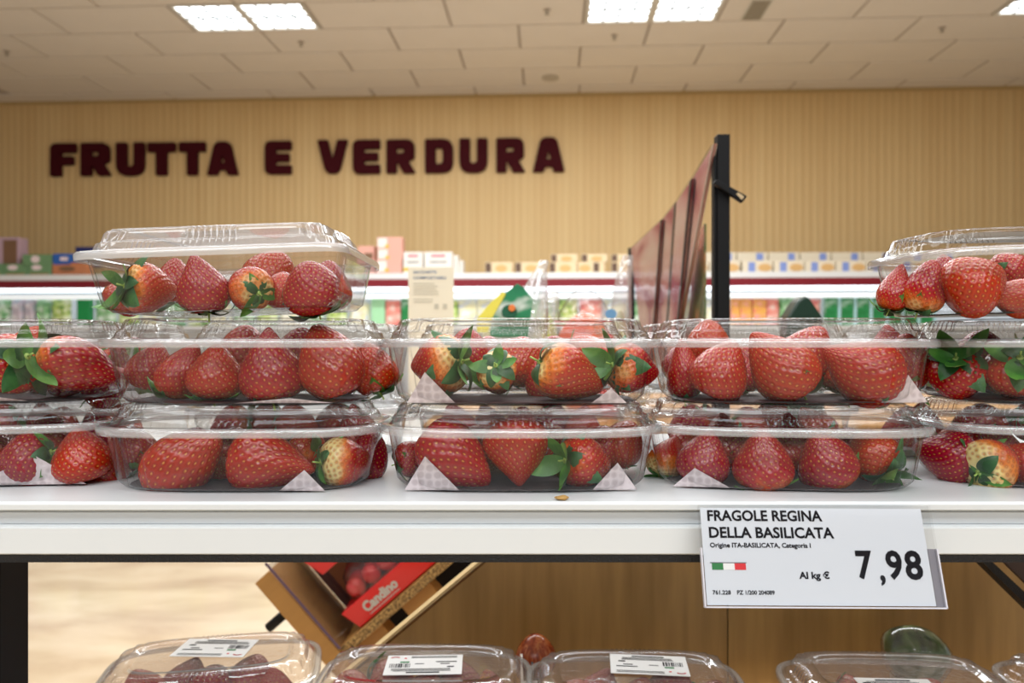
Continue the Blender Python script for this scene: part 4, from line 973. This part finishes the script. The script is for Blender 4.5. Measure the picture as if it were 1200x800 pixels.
#        box   px    py    d    L    W   tip phi pale shape words                               calyx
BL = [
 ('T1', 176, 339, .487, 62, 58,  -8, 40, .42, 0, 'orange-red strawberry with big green calyx at left', 'big'),
 ('T1', 239, 334, .482, 74, 60,  98, -5, -.1, 4, 'tall deep pink strawberry, tip up against the lid', 'full'),
 ('T1', 290, 338, .490, 58, 50, 160, 40, .45, 2, 'small strawberry with light orange shoulder and leaves at centre', 'full'),
 ('T1', 366, 338, .483, 66, 66, 100, -20, 0, 3, 'broad red strawberry near the right end', 'full'),
 ('T1', 328, 345, .505, 50, 46, 200, 15, .2, 1, 'red strawberry half behind the broad one', 'full'),
 ('T1', 205, 330, .535, 56, 50, 90, 0, 0, 0, 'strawberry behind the tall one', 'join'),
 ('T1', 318, 322, .535, 60, 60, 60, 0, -.1, 3, 'pink strawberry touching the lid behind', 'join'),
 ('T1', 385, 335, .540, 60, 55, 80, 0, .1, 2, 'strawberry at the rear right corner', 'join'),
 ('T1', 150, 345, .540, 50, 45, 50, 0, .1, 1, 'strawberry at the rear left corner', 'join'),

 ('U0',  92, 428, .518, 96, 60, -18, 10, .40, 2, 'large orange-red strawberry with its green calyx at left', 'big'),
 ('U0',  84, 445, .525, 60, 38,  5, 0, .1, 0, 'pinkish strawberry lying under the large one', 'none'),
 ('U0',   8, 428, .500, 72, 68, 200, 15, .25, 3, 'orange-red strawberry at the left edge of the photo', 'big'),
 ('U0', 128, 450, .560, 60, 50,  20, 0, .1, 1, 'dark red strawberry at the right end', 'join'),
 ('U0',  30, 409, .560, 60, 50,  60, 0, .15, 4, 'strawberry touching the lid at the back', 'join'),

 ('U1', 212, 434, .506, 72, 50,  60, -5, .34, 4, 'strawberry leaning right with orange shoulder, first from left', 'full'),
 ('U1', 253, 436, .494, 68, 62,  85, -6, .12, 0, 'upright red conical strawberry, second from left', 'full'),
 ('U1', 316, 428, .492, 90, 70,  94, -4, .25, 5, 'tall pointed strawberry with orange base in the middle', 'full'),
 ('U1', 386, 424, .494, 94, 72, 110, -5, .0, 2, 'glossy red strawberry right of the tall one', 'none'),
 ('U1', 437, 432, .515, 66, 54, 110, 10, .1, 0, 'red strawberry at the right end with leaves below', 'full'),
 ('U1', 350, 420, .545, 75, 60,  80, 0, -.25, 3, 'dark red strawberry behind the tall pointed one', 'join'),
 ('U1', 285, 415, .550, 70, 60,  80, 0, -.25, 3, 'dark red strawberry between the conical ones', 'join'),
 ('U1', 180, 430, .550, 60, 56,  70, 0, .0, 1, 'pinkish strawberry at the back left', 'join'),

 ('U2', 512, 428, .500, 74, 66, 190, 25, .50, 1, 'orange-red strawberry with yellow-white shoulder at left', 'big'),
 ('U2', 583, 437, .500, 46, 46, -80, 62, .50, 0, 'small strawberry hidden under a broad dark green calyx', 'big'),
 ('U2', 667, 440, .494, 88, 64, -25, 10, .42, 0, 'large orange-red strawberry with tip at right', 'full'),
 ('U2', 742, 434, .505, 66, 58, -15, 25, .42, 4, 'strawberry with pale shoulder and tall leaves at right', 'big'),
 ('U2', 612, 422, .545, 62, 56,  30, 0, .35, 2, 'strawberry with yellowish top behind the broad calyx', 'join'),
 ('U2', 690, 420, .545, 62, 56, 140, 0, .35, 2, 'strawberry behind the large lying one', 'join'),
 ('U2', 548, 414, .545, 60, 50,  90, 0, .4, 3, 'pale-shouldered strawberry at the back left', 'join'),
 ('U2', 640, 445, .540, 62, 56, 140, 0, -.2, 3, 'dark strawberry low at the back', 'join'),

 ('U3', 802, 433, .520, 74, 40,  92, 0, .1, 4, 'narrow upright red strawberry, first from left', 'full'),
 ('U3', 846, 434, .497, 76, 66,  65, -5, .0, 0, 'glossy red strawberry, second from left', 'none'),
 ('U3', 914, 425, .492, 98, 74, 128, -5, .05, 1, 'largest strawberry in the middle, shoulder down right', 'full'),
 ('U3', 1006, 433, .492, 104, 74, 152, -5, -.05, 5, 'broad crimson strawberry lying at right, tip left', 'full'),
 ('U3', 1062, 425, .535, 70, 50,  90, 0, .1, 3, 'red strawberry at the right end behind', 'join'),
 ('U3', 830, 402, .545, 56, 50,  90, 0, .0, 3, 'strawberry touching the lid at back left', 'join'),
 ('U3', 945, 410, .545, 66, 56,  60, 0, .0, 2, 'strawberry touching the lid at back middle', 'join'),
 ('U3', 1040, 410, .548, 60, 50, 100, 0, .0, 1, 'strawberry touching the lid at back right', 'join'),

 ('U4', 1122, 440, .515, 64, 60, -60, 35, .15, 3, 'red strawberry under drooping leaves at left', 'big'),
 ('U4', 1188, 440, .505, 72, 64, -70, 45, .2, 0, 'orange-red strawberry under broad green leaves at right', 'big'),
 ('U4', 1150, 419, .555, 66, 60,  90, 0, -.2, 3, 'dark red strawberry at the back', 'join'),
 ('U4', 1215, 420, .520, 66, 60,  90, 0, .0, 2, 'strawberry cut off by the right edge', 'join'),

 ('L0',  32, 540, .505, 66, 62, 200, 0, -.02, 3, 'round red strawberry at left', 'full'),
 ('L0',  95, 534, .507, 66, 66, 100, -5, -.05, 0, 'plump red strawberry behind the folded paper corner', 'none'),
 ('L0', 128, 542, .525, 58, 46,  80, 0, -.05, 1, 'dark red strawberry at the right end', 'full'),
 ('L0', -25, 540, .510, 66, 60,  90, 0, .0, 2, 'strawberry cut off by the left edge', 'join'),
 ('L0',  60, 515, .560, 60, 60,  90, 0, -.2, 3, 'dark strawberry at the back', 'join'),

 ('L1', 218, 541, .495, 112, 72, 35, -8, -.05, 2, 'large pinkish-red strawberry, tip up right, at left', 'none'),
 ('L1', 318, 543, .494, 104, 74, -6, -5, -.02, 5, 'large red strawberry lying with its tip at right', 'none'),
 ('L1', 405, 542, .500, 66, 58, -5, 30, .62, 0, 'strawberry with cream shoulder facing left, at right', 'full'),
 ('L1', 160, 525, .540, 56, 46, 120, 20, .1, 0, 'strawberry with green leaves at the left end', 'join'),
 ('L1', 352, 530, .530, 60, 50, 190, 30, .2, 1, 'strawberry with leaves showing above the lying one', 'join'),
 ('L1', 430, 535, .530, 62, 50,  70, 0, -.1, 3, 'dark red strawberry at the right end', 'join'),
 ('L1', 256, 550, .520, 40, 38,  60, 50, .1, 4, 'small leafy strawberry between the two large ones', 'full'),

 ('L2', 532, 536, .494, 104, 70, -38, -8, -.05, 2, 'large red strawberry slanting down right, at left', 'none'),
 ('L2', 605, 530, .494, 80, 74, -88, -20, -.05, 5, 'wide red strawberry, tip down, in the centre', 'none'),
 ('L2', 687, 541, .496, 72, 60, -10, 35, .25, 0, 'red strawberry at right with browned leaves', 'big'),
 ('L2', 487, 535, .515, 50, 40,  20, 10, -.1, 1, 'dark leafy strawberry at the left end', 'full'),
 ('L2', 728, 520, .545, 60, 50,  60, 0, -.1, 3, 'dark red strawberry at the rear right', 'join'),
 ('L2', 640, 524, .550, 60, 56,  60, 0, -.2, 3, 'strawberry under the lid at the back', 'join'),
 ('L2', 560, 524, .550, 60, 56,  60, 0, -.2, 3, 'strawberry at the back left', 'join'),

 ('L3', 825, 536, .502, 66, 60,  80, -5, .22, 0, 'red strawberry with light base, first from left', 'none'),
 ('L3', 894, 536, .492, 76, 68,  95, -8, .38, 5, 'upright strawberry with pale glowing base in the middle', 'full'),
 ('L3', 966, 540, .492, 72, 66, 120, -12, .42, 2, 'deeply pitted strawberry, third from left', 'full'),
 ('L3', 1024, 532, .505, 66, 56, 110, 45, .15, 3, 'pinkish strawberry with pale green star calyx at right', 'big'),
 ('L3', 782, 535, .530, 56, 40,  60, 20, .55, 1, 'pale-shouldered strawberry at the left end', 'join'),
 ('L3', 925, 514, .550, 62, 56,  90, 0, .0, 1, 'strawberry at the back middle', 'join'),
 ('L3', 850, 514, .550, 62, 56,  90, 0, -.2, 1, 'strawberry at the back left', 'join'),

 ('L4', 1107, 535, .520, 70, 60, 170, 20, .0, 1, 'dark red strawberry with round leaves at left', 'big'),
 ('L4', 1163, 542, .503, 68, 60, 20, 28, .55, 0, 'red strawberry with white shoulder and leaves at left', 'full'),
 ('L4', 1205, 545, .505, 62, 58, 150, 10, .2, 2, 'strawberry cut off by the right edge', 'full'),
 ('L4', 1140, 524, .560, 60, 60,  90, 0, -.2, 3, 'dark strawberry at the back', 'join'),

 ('T4', 1051, 338, .500, 60, 38,  70, 0, .30, 4, 'slim orange-red strawberry, first from left', 'full'),
 ('T4', 1083, 336, .492, 66, 46,  78, -5, .48, 2, 'golden orange strawberry, second from left', 'full'),
 ('T4', 1140, 334, .478, 72, 70,  30, -12, -.02, 3, 'largest deep red strawberry in the centre', 'none'),
 ('T4', 1190, 348, .475, 62, 46, 170, 0, .0, 0, 'red strawberry low at the right edge', 'none'),
 ('T4', 1190, 316, .505, 60, 44,  15, 0, .1, 1, 'red strawberry high at the right edge', 'full'),
 ('T4', 1110, 325, .540, 56, 50, 100, 0, .1, 1, 'strawberry at the back', 'join'),
]
for r in BL:
    box, px, py, d, L, Wp, tip, phi, pale, sh_, words, cal = r
    berry(px, py, d, L, Wp, tip, phi, pale, sh_, words + ' ' + lb[box], calyx=cal)

# low fillers at the rear of the front punnets
for i, (x, y, yw) in CXY.items():
    for lev, zz in (('bottom', LWZ), ('upper', UPZ)):
        for q in range(4):
            X = x-.054+.036*q; d = y+.026
            berry(600+X/d*F, 400-(zz+.017-CAMZ)/d*F, d, 52, 48, random.choice([70, 90, 110, 180, 0]), 0, -.15, (q+i) % 6,
                  'deep red strawberry at the rear of the %s punnet of the %s stack' % (lev, NM[i]), 'rear strawberries, %s punnet, %s stack' % (lev, NM[i]), calyx='join' if q % 2 else 'none')

# second row of stacks behind -------------------------------------------------
for i, xx in ((0, -.366), (1, -.176), (2, .008), (3, .192), (4, .372)):
    for lev, zz in ((0, LWZ), (1, UPZ)):
        lvn = 'bottom' if lev == 0 else 'second-level'
        punnet(xx, .653, zz, random.uniform(-2, 2), 'clear punnet in the back row, %s, behind the %s front stack' % (lvn, NM[i]), tris=[])
        for q in range(5):
            X = xx+(-.052+.026*q)+random.uniform(-.003, .003); Y = .625+.022*(q % 2)
            d = Y; pxx = 600+X/d*F; pyy = 400-(zz+.0235+random.uniform(-.002, .002)-CAMZ)/d*F
            berry(pxx, pyy, d, 52, 46, random.choice([80, 95, 110, 200, -20]), random.choice([-10, 0, 30]), random.choice([-.1, .0, .2, .35]), q % 6,
                  'red strawberry in the back-row %s punnet behind the %s stack' % (lvn, NM[i]), 'strawberries in the back-row %s punnet behind the %s stack' % (lvn, NM[i]), calyx='join')

# punnets on the lower shelf ----------------------------------------------------
def sticker(t, x, y, z, yaw, flip, w=.066, h=.040, k=1.0):
    s = empty_part = D.objects.new('sticker', None); 
    D.objects.remove(s)
    b = BM(); b.box(-w/2, w/2, -h/2, h/2, 0, .0004)
    s = b.obj('sticker', sticker_m, t, loc=(x, y, z), rot=(0, 0, math.radians(yaw)+(math.pi if flip else 0)))
    ln = BM()
    rr = random.Random(int(x*1e4)+5)
    ln.box(-.014, .014, h/2-.005, h/2-.003, .0005, .0006)
    for j in range(3): ln.box(-.026+rr.uniform(0, .004), .024+rr.uniform(-.006, .004), h/2-.0075-.002*j, h/2-.0068-.002*j, .0005, .0006)
    for j in range(2): ln.box(-.028, .012, -h/2+.003+.0024*j, -h/2+.0038+.0024*j, .0005, .0006)
    ln.box(-.028, -.010, -.006, -.0045, .0005, .0006); ln.box(-.022, -.014, -.002, -.0005, .0005, .0006); ln.box(-.026, -.020, .004, .006, .0005, .0006)
    ln.box(.000, .008, -.002, -.001, .0005, .0006)
    xx = .012
    while xx < .029:
        bw = rr.choice([.0005, .0009, .0014]); ln.box(xx, xx+bw, -.002, .006, .0005, .0006); xx += bw+rr.choice([.0005, .0009])
    ln.obj('text_lines', ink, s)
    g = BM(); g.box(.013, .021, -.0065, -.0035, .0005, .0006); g.obj('green_logo', green_ink, s)
    g = BM()
    for a in range(10):
        th = -2.4+a*.2; g.box(.026+.004*math.cos(th)-.0007, .026+.004*math.cos(th)+.0007, -.013+.003*math.sin(th)-.0007, -.013+.003*math.sin(th)+.0007, .0005, .0006)
    g.box(.016, .018, -.014, -.012, .0005, .0006); g.obj('red_logo', red_ink, s)
topz = .052+.014+.0004
LOWP = [(-.268, .690, 12, 'clear wide punnet with a grey-white sticker on the lower shelf at far left'),
        (-.076, .668, 0, 'clear wide punnet with an upside-down sticker, second on the lower shelf'),
        (.106, .655, -1, 'clear wide punnet with upright sticker and leaf, centre of the lower shelf'),
        (.326, .650, -3, 'clear punnet at right on the lower shelf with a white tag edge'),
        (.522, .655, 4, 'clear punnet at the right edge of the lower shelf')]
brown_lid = film('smoky_lid_plastic', tint=(.96, .90, .86), haze=.10, base=.06, grazing=.7, bump=.2, bscale=50)
for j, (x, y, yw, lab) in enumerate(LOWP):
    t = punnet(x, y, LZ+.0003, yw, lab, meshes=PMLOW, tris=[], a=.0925, bb=.059, lid_mat=brown_lid)
    if j == 0: sticker(t, .000, .012, topz, -14, False)
    if j == 1: sticker(t, .000, -.003, topz, 2, True)
    if j == 2: sticker(t, .012, .010, topz, -5, False)
    if j == 3: sticker(t, -.012, -.028, topz, 0, False, .06, .03)
    for q in range(5):
        X, Y = (x-.058+.029*q, y-.012+.022*(q % 2)); zc_ = LZ+(.037 if j in (0, 3) else .043)
        d = Y
        berry(600+X/d*F, 400-(zc_-CAMZ)/d*F, d, 62, 52, random.choice([70, 100, 190, -10]), random.choice([0, 20, -20]), random.choice([-.1, .0, .2]), q,
              'strawberry inside the %s punnet from left on the lower shelf' % ('first', 'second', 'third', 'fourth', 'fifth')[j], 'strawberries in lower shelf punnet, %s from left' % ('first', 'second', 'third', 'fourth', 'fifth')[j], calyx='full' if q % 2 else 'none')
# onion with divider, wrapped vegetable
p = at(628, 770, .745)
on = empty('onion', (p.x, .745, LZ), 0, 'shiny copper-red onion between two lower punnets', 'onion')
bm = bmesh.new(); bmesh.ops.create_uvsphere(bm, u_segments=28, v_segments=18, radius=1)
for v in bm.verts:
    z = v.co.z; r = 1
    if z > .7: v.co.z = .7+(z-.7)*1.5
    v.co.x *= .020; v.co.y *= .020; v.co.z *= .020
me = D.meshes.new('bulb'); bm.to_mesh(me); bm.free(); me.polygons.foreach_set('use_smooth', [True]*len(me.polygons))
link('bulb', me, ramp_mat('onion_skin', [(.3, '7c2a14'), (.5, 'b04a22'), (.7, 'd88850')], scale=3, rough=.25, stretch=(90, 90, 8), coat=.5), on, loc=(0, 0, (400-770)/F*.745+.346))
b = BM(); b.tube((0, 0, -.002), (0, 0, (400-770)/F*.745+.346-.012), .004, 8); b.obj('stem', stem_dry, on)
dv = empty('divider', (at(618, 790, .70).x, .70, LZ), 0, 'small grey-white plastic divider beside the onion', 'divider')
boxo('panel', -.006, -.004, -.03, .03, 0, .050, whitec, dv); boxo('panel', .004, .006, -.03, .03, 0, .044, greyink, dv); boxo('clip', -.006, .008, -.032, -.028, .044, .050, whitec, dv)
p = at(1097, 785, .70)
wv = empty('wrapped_cucumber', (p.x, .735, LZ), 0, 'film-wrapped dark green and white vegetable on the lower shelf at right', 'vegetable', rot=(0, 0, math.radians(-15)))
vm = ramp_mat('green_white_skin', [(.35, '16241a'), (.5, '5f7a4a'), (.62, 'c4cdb0')], scale=30, rough=.2, coat=.8)
blob('body', wv, 0, 0, .048, .030, .022, .026, vm, rot=(0, .35, 0)); blob('film', wv, 0, 0, .046, .032, .024, .028, film('vegetable_wrap', haze=.02, base=.05, bump=.8, bscale=30), rot=(0, .35, 0))
boxo('support', -.02, .02, -.015, .015, 0, .024, whitec, wv)

# tiny dry crumb on the shelf edge in front of the third stack
p = at(657, 577, .462)
bm = bmesh.new(); bmesh.ops.create_icosphere(bm, subdivisions=2, radius=1)
for v in bm.verts: v.co = Vector((v.co.x*.0040*(1+.2*math.sin(5*v.co.y)), v.co.y*.003, v.co.z*.0014*(1+.3*math.sin(4*v.co.x))))
me = D.meshes.new('crumb'); bm.to_mesh(me); bm.free()
tag(link('dry_crumb', me, stem_dry, None, loc=(p.x, .4515, SHELF+.0014)), 'tiny tan crumb on the white shelf in front of the third stack', 'crumb')

# ------------------------------------------------------------------ price tag
TWd, THt = .1253, .0523
tl = at(820, 595, .438)
tilt_t = math.asin(.017/THt)
tagO = empty('price_tag', tl, 0, 'white price tag reading FRAGOLE REGINA DELLA BASILICATA 7,98 on the shelf front', 'price tag', rot=(-tilt_t, math.radians(.3), 0))
def trect(name, s0, s1, t0, t1, m, par, y0, y1): return boxo(name, s0*TWd, s1*TWd, y0, y1, -t1*THt, -t0*THt, m, par)
card = trect('card', 0, 1, 0, 1, card_m, tagO, -.0006, -.0002)
def tt(body, s0, s1, t0, t1, off, m=ink):
    return link('lettering', text_mesh(body, (s1-s0)*TWd, (t1-t0)*THt, off, 'lettering'), m, card, loc=(s0*TWd, -.0008, -t1*THt))
tt('FRAGOLE REGINA', .030, .548, .022, .140, .030)
tt('DELLA BASILICATA', .032, .592, .200, .318, .030)
tt('Origine ITA-BASILICATA, Categoria I', .032, .482, .365, .432, .03)
tt('Al kg \u20ac', .415, .550, .655, .755, .035)
tt('7', .675, .748, .440, .735, .030); tt(',', .772, .795, .690, .800, .030); tt('9', .806, .878, .435, .740, .030); tt('8', .889, .966, .435, .740, .030)
tt('761.228', .028, .108, .850, .895, .03, ink); tt('PZ 1/200 204089', .135, .300, .850, .895, .03, ink)
trect('flag_green', .034, .084, .578, .645, green_ink, card, -.0008, -.0006)
trect('flag_white', .084, .134, .578, .645, white_ink, card, -.0008, -.0006)
trect('flag_red', .134, .184, .578, .645, red_ink, card, -.0008, -.0006)
trect('flag_line', .026, .188, .568, .577, greyink, card, -.0008, -.0006)
b = BM(); b.box(-.0012, TWd+.0050, -.0019, -.0016, -THt-.0008, .0015); b.box(-.0012, TWd+.0050, .0004, .0008, -THt-.0008, .0015)
b.obj('holder', holder_m, tagO)
edge_m = mat('holder_edge', (.62, .62, .68), .2)
boxo('holder_edge', -.0016, -.0008, -.0021, .0010, -THt-.0012, -.022, edge_m, tagO)
boxo('holder_edge', TWd+.0046, TWd+.0054, -.0021, .0010, -THt-.0012, -.022, edge_m, tagO)
boxo('holder_edge', -.0012, TWd+.0050, -.0021, .0010, -THt-.0014, -THt-.0006, edge_m, tagO)
boxo('back_strip', TWd+.0004, TWd+.0046, -.0004, .0002, -THt-.0004, -.022, mat('smoky_strip', (.22, .21, .24), .3), tagO)
